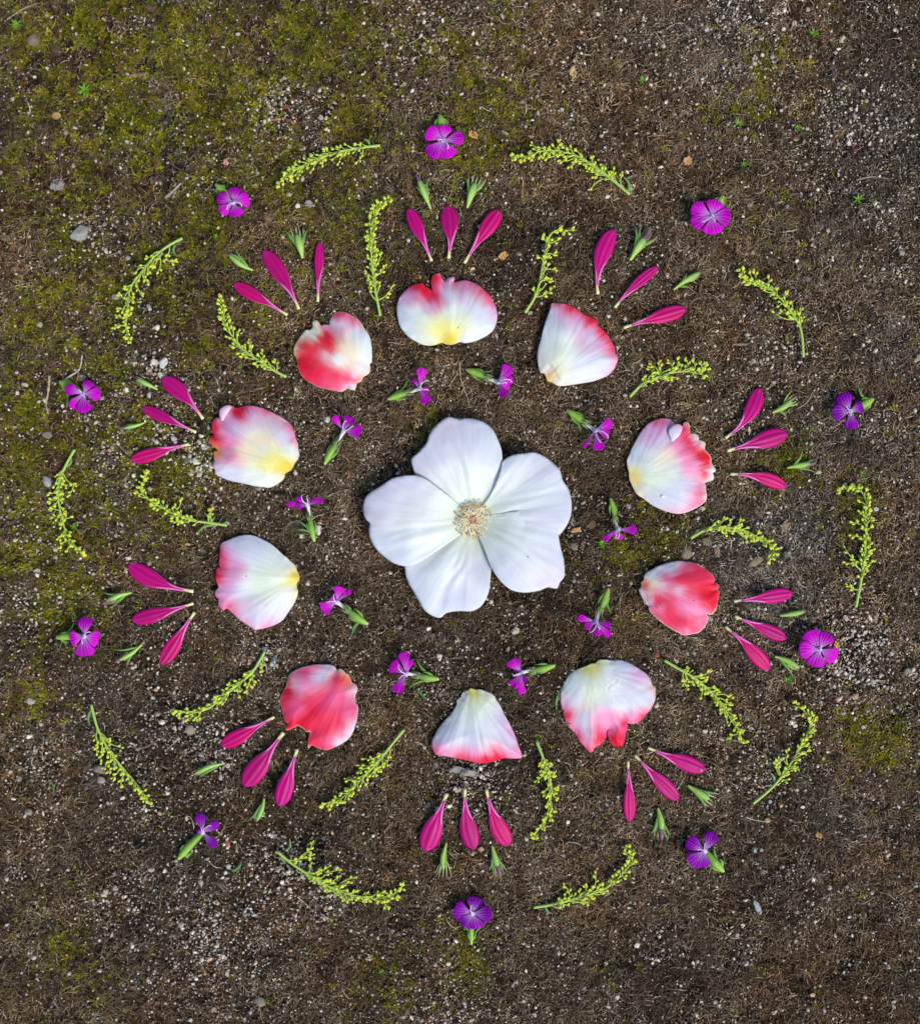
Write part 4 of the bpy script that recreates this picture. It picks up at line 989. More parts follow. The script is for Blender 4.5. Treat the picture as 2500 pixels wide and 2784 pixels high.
INN = [
 (RS, (288, 205), [(308, 65, 72), (350, 225, 70), (345, 310, 84), (242, 135, 36)], (66, 276), [(342, 152), (345, 215)], 'violet flower on its side above the white flower, left of the upper pair', 22, [(207, 138)]),
 (RS, (838, 160), [(918, 50, 100), (938, 130, 80), (880, 268, 76), (915, 200, 70)], (616, 68), [(920, 150), (890, 168)], 'violet flower on its side above the white flower, right of the upper pair', 24, [(800, 75)]),
 (RT, (300, 240), [(416, 182, 84), (400, 262, 84), (322, 384, 84), (214, 364, 28)], (104, 96), [(385, 286), (336, 334)], 'violet flower with calyx at its upper left, right above the white flower', 24, [(205, 262), (290, 178)]),
 (RT, (458, 942), [(590, 945, 70), (480, 1015, 52), (348, 1018, 52), (420, 985, 60)], (412, 720), [(455, 1002), (440, 1000)], 'violet flower hanging below its upright calyx, right of the white flower', 18, []),
 (RU, (715, 330), [(584, 298, 56), (640, 372, 70), (730, 425, 66), (818, 436, 62), (812, 350, 46)], (808, 102), [(678, 400), (738, 375)], 'violet flower with upright calyx right below the white flower', 22, [(826, 275)]),
 (RU, (192, 688), [(110, 598, 84), (155, 590, 60), (130, 782, 80), (196, 838, 62), (228, 745, 40)], (432, 642), [(135, 696), (140, 705)], 'violet flower with calyx to its right, right one of the pair below the white flower', 22, [(240, 728)]),
 (RV, (200, 245), [(225, 132, 80), (304, 158, 42), (96, 285, 80), (112, 320, 62), (160, 210, 60)], (416, 404), [(185, 192), (138, 243)], 'violet flower with calyx at its lower right, left below the white flower', 24, [(300, 495)]),
 (RV, (688, 745), [(668, 588, 84), (575, 680, 108), (618, 868, 86), (718, 650, 56)], (914, 790), [(632, 690), (640, 775)], 'violet flower with calyx to its right, left one of the pair below the white flower', 22, [(755, 640), (700, 855)]),
 (RW, (408, 445), [(346, 352, 50), (450, 355, 86), (526, 440, 62), (500, 478, 32)], (286, 652), [(420, 390), (466, 420)], 'violet flower with a long green calyx, upper left of the white flower', 22, [(345, 465)]),
 (RW, (182, 905), [(54, 900, 40), (110, 866, 46), (282, 872, 46), (225, 862, 44), (120, 925, 40)], (222, 1136), [(150, 853), (184, 854)], 'flat violet flower in profile on a leafy green calyx, left of the white flower', 20, [(104, 1000), (108, 1064)])]
for i, (reg, c, pt, cal, stl, lab, cw, br) in enumerate(INN):
    pink_flower(reg, c, pt, cal, stl, lab, i + 21, cw, False, br)

# ------------------------------------------------------------------ goldenrod sprigs
def bud_mesh():
    V, F = tube_arrays(np.array([[0, 0, 0], [.15, 0, 0], [.45, 0, 0], [.8, 0, 0], [1.1, 0, 0], [1.28, 0, 0], [1.34, 0, 0]]), [.10, .18, .36, .45, .38, .2, .05], 8)
    V = np.array(V)
    C = [np.array(lin((184, 212, 88))) * (1 - min(v[0], 1)) + np.array(lin((214, 224, 76))) * min(v[0], 1) for v in V]
    return mesh('flower_bud', V, F, C)
BUDM = bud_mesh()
BUDM2 = BUDM.copy()
cc = np.zeros(len(BUDM2.vertices) * 4, np.float32); BUDM2.color_attributes['tint'].data.foreach_get('color', cc)
cc = cc.reshape(-1, 4); cc[:, :3] *= np.array([.84, .92, .8]); BUDM2.color_attributes['tint'].data.foreach_set('color', cc.ravel())
for mm_ in (BUDM, BUDM2):
    mm_.materials.append(M_BUD)
    mm_.polygons.foreach_set('use_smooth', [True] * len(mm_.polygons))

def goldenrod(pts, label, seed, left=1.0, right=1.0, bare=.14, extra=(), reach=1.0, leaves=()):
    rs = random.Random(seed)
    P = catmull(pts, False, 3.0); n = len(P)
    org = W2(*P[0])
    root = empty('goldenrod_sprig', org)
    tag(root, label, 'flower sprig', 'yellow green goldenrod sprigs arching around the pattern')
    L = np.linalg.norm(np.diff(P, axis=0), axis=1).sum()
    tang = np.gradient(P, axis=0); tang /= np.linalg.norm(tang, axis=1)[:, None]
    ts = np.linspace(0, 1, n)
    zst = Z0 + .0008 + .0012 * np.sin(ts * math.pi)
    path = np.stack([(P[:, 0] - CX) * S - org[0], (CY - P[:, 1]) * S - org[1], zst], 1)
    st = path[::3] if n > 30 else path; tq = ts[::3] if n > 30 else ts
    rad = .00082 * (1 - .66 * tq)
    v, f = tube_arrays(st, rad, 7)
    c0 = np.array(lin((172, 212, 108))); c1 = np.array(lin((178, 200, 84)))
    C = [c0 * (1 - t) + c1 * t for t in tq for _ in range(7)]
    link('stem', mesh('stem', v, f, C), M_GREEN, root)
    def branch(p0, z0, e, z1, curl, nb, sz):
        p0 = np.array(p0, float); e = np.array(e, float); d = e - p0; LL = np.linalg.norm(d) + 1e-6
        nn = np.array([-d[1], d[0]]) / LL
        q = []
        for i in range(7):
            t = i / 6
            xy = p0 + d * t + nn * curl * LL * math.sin(t * math.pi) * .5
            q.append(((xy[0] - CX) * S - org[0], (CY - xy[1]) * S - org[1], z0 + (z1 - z0) * t + .0004 * math.sin(t * math.pi)))
        q = np.array(q)
        V_, F_ = tube_arrays(q, .00042 * (1 - .35 * np.linspace(0, 1, 7)), 5)
        b = link('branch', mesh('branch', V_, F_, [lin((182, 210, 92))] * len(V_)), M_GREEN, root)
        for j in range(nb):
            t = 1.0 if j == 0 else max(.35, 1 - j * rs.uniform(.16, .26))
            i = min(int(t * 6), 5); pp = q[i] + (q[i + 1] - q[i]) * (t * 6 - i)
            dd = q[i + 1] - q[i]; az = math.atan2(dd[1], dd[0]) + (0 if j == 0 else (1 if j % 2 else -1) * rs.uniform(.25, .7))
            o = bpy.data.objects.new('bud', BUDM if rs.random() < .6 else BUDM2); COL.objects.link(o)
            o.parent = b
            s = sz * rs.uniform(.8, 1.2)
            if j: pp = pp + np.array([math.cos(az) * .0007, math.sin(az) * .0007, rs.uniform(-.0002, .0006)])
            o.location = pp; o.rotation_euler = (rs.uniform(-.3, .3), -rs.uniform(-.35, .5), az)
            o.scale = (s * 1.0, s * .98, s * .98)
    t = bare
    side = 1
    while t < 1.0:
        i = min(int(t * (n - 1)), n - 1)
        side = -side
        amt = left if side > 0 else right
        if rs.random() < amt:
            env = (.75 + .5 * math.sin(min(t * 1.2, 1) * math.pi)) * reach * .76
            Lb = rs.uniform(20, 36) * env * (1 if t < .85 else .62)
            u = tang[i]; nn = np.array([u[1], -u[0]]) * side
            ang = rs.uniform(.18, .66)
            e = P[i] + (u * math.cos(ang) + nn * math.sin(ang)) * Lb
            branch(P[i], zst[i], e, Z0 + rs.uniform(.0006, .0036), side * rs.uniform(-.3, .5), 1 + (rs.random() < .55) + (rs.random() < .15), .00158 * (1 if t > .25 else .85))
        t += rs.uniform(4.2, 7.2) / L
    branch(P[-2], zst[-1], P[-1] + tang[-1] * 5, Z0 + .0015, 0, 2, .0017)
    for (p0, e, nb) in extra:
        dd = np.linalg.norm(P - np.array(p0), axis=1)
        if dd.min() < 22: p0 = tuple(P[dd.argmin()])
        branch(p0, Z0 + .0012, e, Z0 + .0016, rs.choice((-.25, .25)), nb, .0015)
    for (p0, e) in leaves:
        p0 = np.array(p0, float); e = np.array(e, float); m = (p0 + e) / 2 + np.array([-(e - p0)[1], (e - p0)[0]]) * .18
        leaf_blade('leaf', root, [tuple(p0), tuple(m), tuple(e)], 7, (130, 178, 90), (100, 150, 84), Z0 + .0006, Z0 + .0016, org, .4)
    m = P[n // 2]
    ANCHORS.append((m[0], m[1], label))

def pz(reg, *xy): return [(reg[0] + x * reg[2], reg[1] + y * reg[2]) for x, y in xy]
R3 = (1380, 370, .21978); R15 = (720, 1950, .27473)
def ex(reg, *l): return [(*pz(reg, a, b), n) for a, b, n in l]
goldenrod(pz(RB_, (1578, 362), (1400, 385), (1200, 425), (950, 500), (780, 592), (680, 650), (595, 728)), 'goldenrod sprig at the upper left of the pattern, cut end pointing right', 1, .9, .9, .12,
          ex(RB_, ((1420, 400), (1360, 522), 4), ((1310, 410), (1170, 535), 4), ((1110, 450), (905, 615), 3), ((1050, 470), (1015, 545), 1), ((850, 560), (775, 665), 2), ((720, 620), (710, 690), 2)), .75, [(pz(RB_, (1480, 360))[0], pz(RB_, (1415, 300))[0])])
goldenrod(pz(RB_, (1582, 2040), (1540, 1830), (1508, 1600), (1492, 1400), (1502, 1200), (1522, 1050), (1545, 985), (1640, 915)), 'upright goldenrod sprig left of the topmost magenta fan', 2, 1, 1, .16,
          ex(RB_, ((1590, 1880), (1700, 1760), 5), ((1540, 1650), (1628, 1560), 4), ((1520, 1560), (1588, 1445), 2), ((1540, 1900), (1480, 1750), 3)), .8)
goldenrod(pz(R3, (1497, 738), (1300, 575), (1100, 430), (900, 300), (750, 235), (560, 200), (380, 215), (260, 270), (110, 285)), 'goldenrod sprig at the upper right of the pattern, arching to the left', 3, .9, 1, .16,
          ex(R3, ((1230, 560), (1035, 655), 1), ((1230, 540), (1070, 520), 3), ((1120, 460), (990, 460), 1), ((1400, 600), (1300, 450), 4), ((1430, 640), (1395, 495), 3), ((930, 370), (760, 395), 3), ((820, 300), (650, 330), 3), ((640, 240), (455, 290), 2), ((720, 230), (670, 130), 2), ((640, 200), (628, 100), 2), ((420, 200), (300, 120), 2)), .85,
          [(pz(R3, (1490, 720))[0], pz(R3, (1405, 510))[0]), (pz(R3, (1220, 470))[0], pz(R3, (1110, 350))[0])])
goldenrod(pz(RC, (93, 918), (180, 785), (232, 640), (262, 480), (290, 320), (322, 190), (400, 108), (525, 105)), 'one sided goldenrod sprig right of the topmost magenta fan', 4, .15, 1.5, .2,
          ex(RC, ((190, 770), (370, 675), 7), ((170, 800), (185, 695), 3), ((240, 620), (345, 605), 3), ((265, 510), (380, 500), 2), ((285, 350), (385, 350), 3), ((310, 230), (420, 200), 3)), .95)
goldenrod(pz(RB2, (907, 730), (760, 812), (620, 930), (500, 1080), (412, 1200), (372, 1350), (366, 1480), (352, 1600), (372, 1720)), 'goldenrod sprig left of the small upper left violet flower, hanging downwards', 5, .9, .55, .17,
          ex(RB2, ((800, 830), (740, 940), 4), ((745, 935), (835, 965), 4), ((690, 890), (675, 1055), 2), ((680, 900), (635, 1000), 2), ((580, 1020), (565, 1165), 3), ((490, 1150), (505, 1280), 3), ((380, 1340), (300, 1290), 3), ((370, 1420), (290, 1430), 3), ((365, 1500), (275, 1500), 3), ((360, 1600), (240, 1610), 4)), .8,
          [(pz(RB2, (830, 790))[0], pz(RB2, (850, 910))[0])])
goldenrod([(780, 1026), (742, 1006), (700, 978), (655, 945), (628, 905), (611, 862), (606, 818)], 'goldenrod sprig left of the half crimson rose petal', 6, 1, .85, .12,
          [((735, 1000), (716, 960), 4), ((700, 975), (680, 930), 4), ((655, 945), (652, 905), 2), ((755, 1012), (752, 985), 3)], .85)
goldenrod(pz(RD, (1614, 1912), (1590, 1650), (1530, 1500), (1440, 1370), (1350, 1265), (1230, 1160), (1100, 1110), (1000, 1075), (935, 990)), 'goldenrod sprig on the right, below the broad violet flower, stem pointing down', 7, .8, .9, .28,
          ex(RD, ((1520, 1510), (1295, 1430), 1), ((1480, 1430), (1380, 1410), 3), ((1560, 1520), (1590, 1400), 2), ((1500, 1400), (1480, 1330), 2), ((1400, 1320), (1425, 1210), 3), ((1400, 1330), (1350, 1345), 1), ((1240, 1250), (1165, 1170), 1), ((1210, 1150), (1230, 1050), 3), ((1020, 1080), (1030, 1000), 2), ((1080, 1100), (1075, 990), 3), ((1590, 1600), (1605, 1490), 4)), .75)
goldenrod([(1709, 1080), (1743, 1046), (1785, 1027), (1826, 1015), (1867, 1012), (1900, 1018), (1912, 1004)], 'goldenrod sprig with buds standing on its upper side, below the upper right fan', 8, 1.4, .45, .16,
          [((1790, 1025), (1768, 995), 2), ((1800, 1022), (1790, 990), 3), ((1826, 1015), (1815, 985), 3), ((1845, 1013), (1840, 980), 3), ((1862, 1012), (1862, 980), 3), ((1880, 1013), (1882, 985), 3), ((1770, 1032), (1762, 1003), 3), ((1895, 1015), (1902, 990), 2)], .9)
goldenrod(pz(RE, (108, 1396), (230, 1325), (400, 1298), (560, 1322), (680, 1380), (790, 1440), (825, 1500), (800, 1568)), 'goldenrod sprig arching between the right upper and right lower fans', 9, .9, .85, .16,
          ex(RE, ((280, 1310), (330, 1250), 1), ((350, 1300), (405, 1230), 2), ((400, 1300), (455, 1245), 2), ((500, 1310), (545, 1245), 2), ((300, 1330), (400, 1355), 4), ((500, 1320), (570, 1380), 2), ((570, 1330), (625, 1395), 2), ((560, 1330), (590, 1410), 2), ((670, 1380), (740, 1440), 2)), .6)
goldenrod(pz(RE, (1548, 1992), (1580, 1820), (1615, 1600), (1628, 1400), (1640, 1200), (1632, 1060), (1592, 990), (1520, 945), (1430, 965)), 'tall goldenrod sprig at the far right of the pattern with side shoots to the left', 10, .55, .85, .14,
          ex(RE, ((1600, 1620), (1450, 1480), 4), ((1600, 1700), (1455, 1605), 5), ((1610, 1430), (1512, 1370), 3), ((1620, 1320), (1520, 1255), 3), ((1560, 1840), (1470, 1800), 5), ((1620, 1240), (1580, 1165), 1), ((1620, 1140), (1585, 1075), 2), ((1640, 1650), (1690, 1500), 5), ((1610, 1700), (1690, 1600), 5), ((1590, 1670), (1520, 1570), 3)), .62,
          [(pz(RE, (1600, 1640))[0], pz(RE, (1560, 1540))[0])])
goldenrod(pz(RG, (478, 98), (590, 165), (720, 240), (850, 350), (930, 445), (1000, 560), (1060, 650), (1092, 722)), 'goldenrod sprig running down right from beside the two tongued rose petal', 11, .9, .9, .2,
          ex(RG, ((690, 225), (830, 190), 7), ((700, 230), (800, 240), 4), ((620, 190), (652, 310), 6), ((640, 200), (690, 275), 3), ((600, 170), (655, 165), 3), ((745, 290), (768, 380), 1), ((750, 290), (800, 350), 2), ((880, 380), (1000, 385), 3), ((900, 400), (995, 450), 3), ((1080, 690), (1000, 705), 3)), .68)
goldenrod(pz(RG, (1183, 1238), (1330, 1110), (1420, 1000), (1500, 880), (1570, 760), (1625, 640), (1640, 545), (1590, 505), (1532, 450)), 'goldenrod sprig at the lower right with a hooked tip', 12, .65, .9, .24,
          ex(RG, ((1410, 1010), (1380, 880), 5), ((1400, 1020), (1360, 910), 3), ((1450, 930), (1455, 820), 3), ((1400, 1040), (1450, 1045), 3), ((1450, 980), (1525, 960), 4), ((1550, 820), (1620, 820), 3), ((1450, 920), (1425, 890), 1)), .68,
          [(pz(RG, (1350, 1090))[0], pz(RG, (1310, 985))[0])])
goldenrod(pz(RH, (1208, 45), (1268, 200), (1320, 350), (1335, 500), (1322, 650), (1285, 770), (1188, 890)), 'goldenrod sprig right of the lowest magenta fan, hanging straight down', 13, .8, .8, .16,
          ex(RH, ((1240, 200), (1262, 340), 5), ((1250, 290), (1205, 400), 5), ((1260, 160), (1325, 240), 5), ((1290, 260), (1350, 330), 3), ((1320, 450), (1275, 520), 3), ((1335, 450), (1380, 470), 3)), .68)
KO = 1.3736
goldenrod([(1449, 2463), (1511, 2452), (1580, 2432), (1641, 2411), (1688, 2372), (1717, 2330), (1712, 2306)], 'goldenrod sprig at the lower right of the bottom violet flower', 14, 1, .7, .16,
          [((1500, 2452), (1538, 2424), 7), ((1545, 2440), (1533, 2402), 4), ((1600, 2424), (1616, 2372), 3), ((1600, 2430), (1590, 2405), 3), ((1560, 2440), (1590, 2450), 4), ((1700, 2345), (1698, 2312), 2)], .72,
          [((1480, 2458), (1500, 2480))])
goldenrod(pz(R15, (1378, 115), (1250, 270), (1120, 430), (1000, 560), (880, 680), (770, 780), (600, 845)), 'goldenrod sprig between the lowest rose petal and the lower left fan', 15, .9, .9, .22,
          ex(R15, ((1220, 300), (990, 400), 5), ((1120, 400), (940, 465), 4), ((1050, 480), (940, 525), 3), ((980, 590), (815, 600), 4), ((1240, 290), (1190, 460), 5), ((1180, 380), (1140, 500), 4), ((1100, 450), (1085, 550), 3), ((640, 830), (635, 875), 2)), .72)
goldenrod(pz(R15, (132, 1318), (300, 1450), (480, 1560), (650, 1660), (850, 1735), (1050, 1765), (1220, 1765), (1345, 1668)), 'long goldenrod sprig at the lower left of the bottom violet flower, many side shoots', 16, .9, .8, .24,
          ex(R15, ((240, 1370), (385, 1365), 7), ((370, 1350), (480, 1230), 7), ((340, 1370), (475, 1350), 4), ((430, 1490), (640, 1460), 6), ((450, 1500), (455, 1390), 4), ((450, 1510), (550, 1500), 4), ((560, 1570), (735, 1495), 5), ((580, 1590), (735, 1565), 6), ((720, 1650), (885, 1570), 3), ((740, 1640), (840, 1620), 3), ((1180, 1770), (1215, 1860), 3), ((1050, 1760), (1190, 1720), 5), ((1230, 1750), (1310, 1765), 4)), .8,
          [(pz(R15, (180, 1330))[0], pz(R15, (215, 1440))[0]), (pz(R15, (430, 1470))[0], pz(R15, (640, 1600))[0])])
goldenrod(pz(RI, (60, 118), (88, 220), (125, 300), (178, 380), (235, 450), (292, 520), (342, 592)), 'drooping goldenrod sprig at the lower far left, all buds on its left side', 17, .25, 1.4, .2,
          ex(RI, ((110, 245), (210, 330), 3), ((115, 250), (150, 310), 2), ((90, 240), (90, 300), 3), ((110, 290), (90, 355), 5), ((130, 330), (110, 400), 4), ((160, 370), (125, 430), 5), ((180, 400), (150, 450), 3), ((200, 420), (170, 480), 3), ((230, 460), (210, 520), 4), ((160, 340), (175, 370), 2)), .85,
          [(pz(RI, (62, 140))[0], pz(RI, (58, 225))[0])])
goldenrod(pz(RJ, (1006, 458), (950, 550), (880, 612), (800, 680), (730, 728), (608, 738)), 'goldenrod sprig left of the notched crimson rose petal', 18, .55, 1, .16,
          ex(RJ, ((960, 530), (955, 600), 5), ((930, 560), (920, 635), 5), ((900, 600), (885, 660), 4), ((990, 480), (990, 540), 4), ((880, 612), (850, 605), 2), ((710, 730), (690, 765), 4), ((680, 735), (650, 765), 3)), .72)
goldenrod(pz(RK, (174, 523), (122, 620), (92, 700), (90, 800), (112, 900), (135, 985), (208, 1075)), 'goldenrod sprig in green moss at the far left of the pattern', 19, .7, .85, .2,
          ex(RK, ((125, 640), (125, 720), 4), ((130, 650), (175, 715), 3), ((170, 700), (145, 768), 4), ((85, 740), (42, 760), 3), ((85, 800), (45, 800), 3), ((95, 860), (50, 845), 3), ((110, 900), (60, 885), 3), ((120, 880), (155, 890), 2), ((130, 960), (95, 1000), 3), ((150, 1010), (98, 1045), 3), ((170, 1040), (135, 1062), 2)), .62,
          [(pz(RK, (125, 620))[0], pz(RK, (160, 560))[0])])
goldenrod(pz(RK, (994, 932), (900, 918), (800, 903), (700, 862), (620, 822), (552, 775), (533, 730), (562, 662)), 'goldenrod sprig above the frilled left rose petal, with green leaves at its cut end', 20, .85, .85, .2,
          ex(RK, ((750, 885), (720, 830), 3), ((722, 830), (750, 800), 2), ((920, 905), (915, 848), 4), ((900, 900), (905, 855), 3), ((780, 900), (710, 910), 5)), .62,
          [(pz(RK, (930, 930))[0], pz(RK, (830, 985))[0]), (pz(RK, (900, 925))[0], pz(RK, (870, 860))[0]), (pz(RK, (960, 925))[0], pz(RK, (998, 905))[0]), (pz(RK, (880, 912))[0], pz(RK, (935, 880))[0])])

# ------------------------------------------------------------------ stones, chips, twigs and dry leaves lying about
def stone(x, y, rx, ry, ang, col, label, seed, cat='pebble', flat=.55, name='pebble', grp='pebbles lying on the soil'):
    rs = np.random.default_rng(seed + 900)
    bm = bmesh.new(); bmesh.ops.create_icosphere(bm, subdivisions=3, radius=1)
    dirs = [Vector(rs.normal(0, 1, 3)).normalized() for _ in range(9)]; cuts = [rs.uniform(.62, .92) for _ in range(9)]
    for v in bm.verts:
        for d, c in zip(dirs, cuts):
            q_ = v.co.dot(d)
            if q_ > c: v.co -= d * (q_ - c) * .85
        v.co *= 1 + .05 * math.sin(v.co.x * 5 + seed) * math.cos(v.co.y * 6)
    vs = np.array([v.co[:] for v in bm.verts]); bm.faces.ensure_lookup_table()
    fs = [tuple(v.index for v in f_.verts) for f_ in bm.faces]; bm.free()
    vs = vs * np.array([rx, ry, min(rx, ry) * flat]) * S
    c = np.array(lin(col)); C = c[None] * (1 + (fbm(vs[:, 0] / S, vs[:, 1] / S, 1 / 6., seed, 3) - .5) * .7)[:, None]
    o = link(name, mesh(name, vs, fs, C), M_STONE)
    o.location = W2(x, y, soil_h(x, y) + .0006 + min(rx, ry) * flat * S * .35); o.rotation_euler = (0, 0, R_(ang))
    tag(o, label, cat, grp)
    return o

ST = [
 (220, 635, 30, 24, 20, (150, 152, 146), 'broad pale grey stone sunk in the moss at the upper left'),
 (93, 110, 20, 18, 0, (128, 112, 96), 'tan brown stone near the top left corner'),
 (155, 316, 13, 11, 0, (184, 152, 104), 'small ochre stone at the upper left edge'),
 (317, 808, 12, 9, 0, (158, 152, 142), 'oval grey pebble left of a goldenrod tip'),
 (347, 701, 9, 8, 0, (150, 148, 140), 'round grey pebble in moss left of the hanging goldenrod'),
 (445, 987, 12, 17, -20, (204, 208, 200), 'upright white pebble above the top petal of the left upper fan'),
 (420, 984, 11, 9, 0, (214, 212, 200), 'white pebble beside the upright one above the left upper fan'),
 (439, 1021, 12, 9, -30, (200, 202, 192), 'pale pebble touching the tip of the left upper fan'),
 (344, 1060, 9, 8, 0, (222, 222, 214), 'white pebble right of the far left violet flower'),
 (225, 1028, 12, 9, 10, (170, 166, 156), 'grey pebble above the far left violet flower'),
 (557, 1214, 11, 10, 0, (176, 180, 178), 'angular grey white pebble beside the golden based rose petal'),
 (534, 1256, 13, 9, -25, (214, 222, 216), 'bright flat pebble left of the golden based rose petal'),
 (512, 1249, 13, 11, 0, (96, 110, 98), 'dark greenish stone left of the golden based rose petal'),
 (539, 1279, 10, 8, 0, (186, 186, 170), 'pale stone below the bright flat pebble'),
 (521, 1284, 9, 12, -30, (206, 190, 150), 'cream stone chip above a goldenrod tip at the left'),
 (473, 1193, 9, 8, 0, (204, 206, 202), 'round white pebble between the two lower petals of the left upper fan'),
 (132, 1183, 16, 13, 0, (132, 124, 116), 'grey brown stone at the far left'),
 (131, 1308, 12, 18, 20, (160, 158, 164), 'upright lilac grey stone at the far left edge'),
 (407, 1329, 9, 7, 0, (160, 152, 140), 'small tan pebble beside the leafy ended goldenrod'),
 (885, 2280, 14, 8, 15, (128, 132, 122), 'oval grey green pebble in the gravel below the lower left fan'),
 (741, 2273, 8, 7, 0, (206, 208, 204), 'white pebble in the gravel at the lower left'),
 (1160, 2190, 12, 8, 40, (70, 76, 88), 'dark slate blue stone left of the lowest fan'),
 (1307, 2308, 9, 7, 0, (180, 160, 134), 'tan pebble right of the middle petal of the lowest fan'),
 (2149, 1963, 9, 7, 0, (214, 212, 204), 'white pebble left of the hooked goldenrod'),
 (2158, 1972, 7, 6, 0, (222, 220, 210), 'small bright pebble left of the hooked goldenrod'),
 (2321, 1893, 11, 10, 0, (176, 148, 128), 'round pinkish brown stone in the right hand gravel'),
 (2466, 1827, 14, 12, 0, (150, 150, 136), 'rounded olive grey stone at the right edge'),
 (2228, 1911, 8, 7, 0, (176, 174, 168), 'grey pebble above the hooked goldenrod tip'),
 (2049, 2309, 8, 8, 0, (150, 160, 160), 'left one of two blue grey pebbles right of the lower right violet flower'),
 (2067, 2309, 7, 6, 0, (160, 166, 162), 'right one of two blue grey pebbles right of the lower right violet flower'),
 (1557, 1486, 15, 11, -10, (122, 112, 100), 'flat grey brown stone right of the white flower'),
 (1514, 1458, 7, 7, 0, (96, 108, 108), 'teal grey stone chip at the lower right rim of the white flower'),
 (890, 1142, 9, 8, 0, (214, 218, 208), 'white pebble left of the long calyx violet flower'),
 (867, 1441, 9, 15, 0, (206, 206, 204), 'jagged white stone beside the flat violet flower in profile'),
 (1931, 1683, 6, 9, 30, (170, 168, 160), 'small oval grey pebble right of the oval crimson rose petal'),
 (1862, 1506, 19, 16, 0, (128, 118, 98), 'earthy tan clod above the oval crimson rose petal'),
 (1947, 1496, 9, 19, 5, (140, 122, 98), 'upright tan clod between right hand goldenrod and crimson petal'),
 (1920, 1472, 15, 12, -20, (122, 112, 92), 'lumpy soil clod under the right hand goldenrod arch'),
 (2052, 1528, 26, 13, 35, (132, 118, 98), 'flat tan stone below the tip of the right hand goldenrod arch'),
 (2138, 1506, 11, 9, 0, (110, 108, 108), 'dark grey stone above the right lower fan'),
 (2380, 1384, 8, 7, 0, (176, 184, 186), 'round blue white pebble beside the tall far right goldenrod'),
 (2222, 1284, 9, 8, 0, (176, 170, 142), 'yellowish round pebble right of the right upper fan'),
 (1970, 1755, 9, 6, 10, (176, 180, 172), 'flat pale pebble left of the bottom petal of the right lower fan'),
 (707, 2723, 18, 16, 0, (126, 122, 108), 'grey olive stone at the bottom edge'),
 (2058, 2468, 9, 22, 25, (168, 178, 184), 'upright pale blue stone chip at the lower right'),
 (2102, 2754, 8, 7, 0, (176, 170, 150), 'tan pebble at the bottom edge on the right'),
 (85, 1905, 13, 11, 0, (168, 162, 154), 'pale round stone at the left edge'),
 (80, 2207, 11, 10, 0, (140, 134, 124), 'grey stone at the lower left edge'),
 (1202, 156, 12, 9, -30, (204, 190, 164), 'cream pebble above the topmost violet flower'),
 (1322, 474, 7, 7, 0, (222, 222, 216), 'bright round pebble right of the topmost flower bud pair'),
 (1411, 690, 7, 6, 0, (184, 170, 156), 'pinkish round pebble left of the one sided goldenrod'),
 (1301, 613, 6, 6, 0, (200, 208, 210), 'round bluish pebble between petals of the topmost fan'),
 (270, 2090, 19, 14, -10, (126, 122, 116), 'grey flat stone behind the drooping goldenrod'),
 (276, 2121, 12, 12, 0, (146, 144, 138), 'pale stone below the drooping goldenrod stem'),
 (247, 2135, 7, 8, 0, (66, 88, 88), 'dark teal pebble beside the drooping goldenrod'),
 (518, 1983, 16, 15, 0, (150, 140, 126), 'knobbly tan stone left of the lower left fan'),
 (618, 2293, 10, 9, 0, (172, 92, 66), 'brick red fragment right of the dark violet star flower'),
 (657, 2262, 6, 6, 0, (190, 112, 84), 'small orange brick chip right of the dark violet star flower'),
 (1785, 1780, 7, 8, 0, (178, 92, 70), 'brick red chip above the two tongued rose petal'),
 (2083, 2230, 9, 8, 0, (186, 150, 110), 'ochre chip at the end of a thin straw, lower right'),
 (948, 1290, 6, 15, 5, (150, 88, 66), 'reddish brown bark flake left of the white flower'),
 (1726, 1587, 5, 5, 0, (176, 110, 92), 'small rosy pebble left of the oval crimson rose petal'),
 (540, 1890, 7, 6, 0, (150, 140, 130), 'small grey stone below the frilled left rose petal'),
 (745, 1792, 13, 8, 50, (104, 118, 124), 'slate grey stone above the notched crimson rose petal'),
 (742, 1806, 10, 9, 0, (196, 206, 204), 'pale stone touching the slate grey one above the notched rose petal'),
 (720, 1765, 9, 8, 0, (134, 138, 142), 'blue grey stone at the end of a goldenrod sprig'),
 (1608, 1427, 11, 14, -35, (120, 96, 74), 'brown bark chip left of the right hand violet flower'),
 (2030, 910, 9, 5, 0, (186, 180, 160), 'pale oval pebble below the broad violet flower'),
 (2019, 859, 6, 5, 0, (214, 204, 186), 'cream pebble left of the right hand goldenrod'),
 (1945, 877, 9, 6, 0, (184, 174, 156), 'oval tan pebble right of the upper right fan'),
 (2139, 562, 9, 7, 0, (150, 156, 160), 'blue grey stone at the upper right'),
 (2037, 558, 8, 6, 20, (150, 150, 140), 'grey stone right of the broad violet flower'),
 (1891, 940, 7, 5, 0, (150, 132, 112), 'small brown oval pebble above the one sided goldenrod arch'),
 (1813, 746, 7, 5, 0, (206, 150, 126), 'pinkish pebble right of the middle petal of the upper right fan'),
 (1382, 718, 4, 4, 0, (206, 200, 190), 'tiny pebble beside the ochre husk near the topmost fan')]
for i, (x, y, rx, ry, a, c, lab) in enumerate(ST):
    stone(x, y, rx, ry, a, c, lab, i)

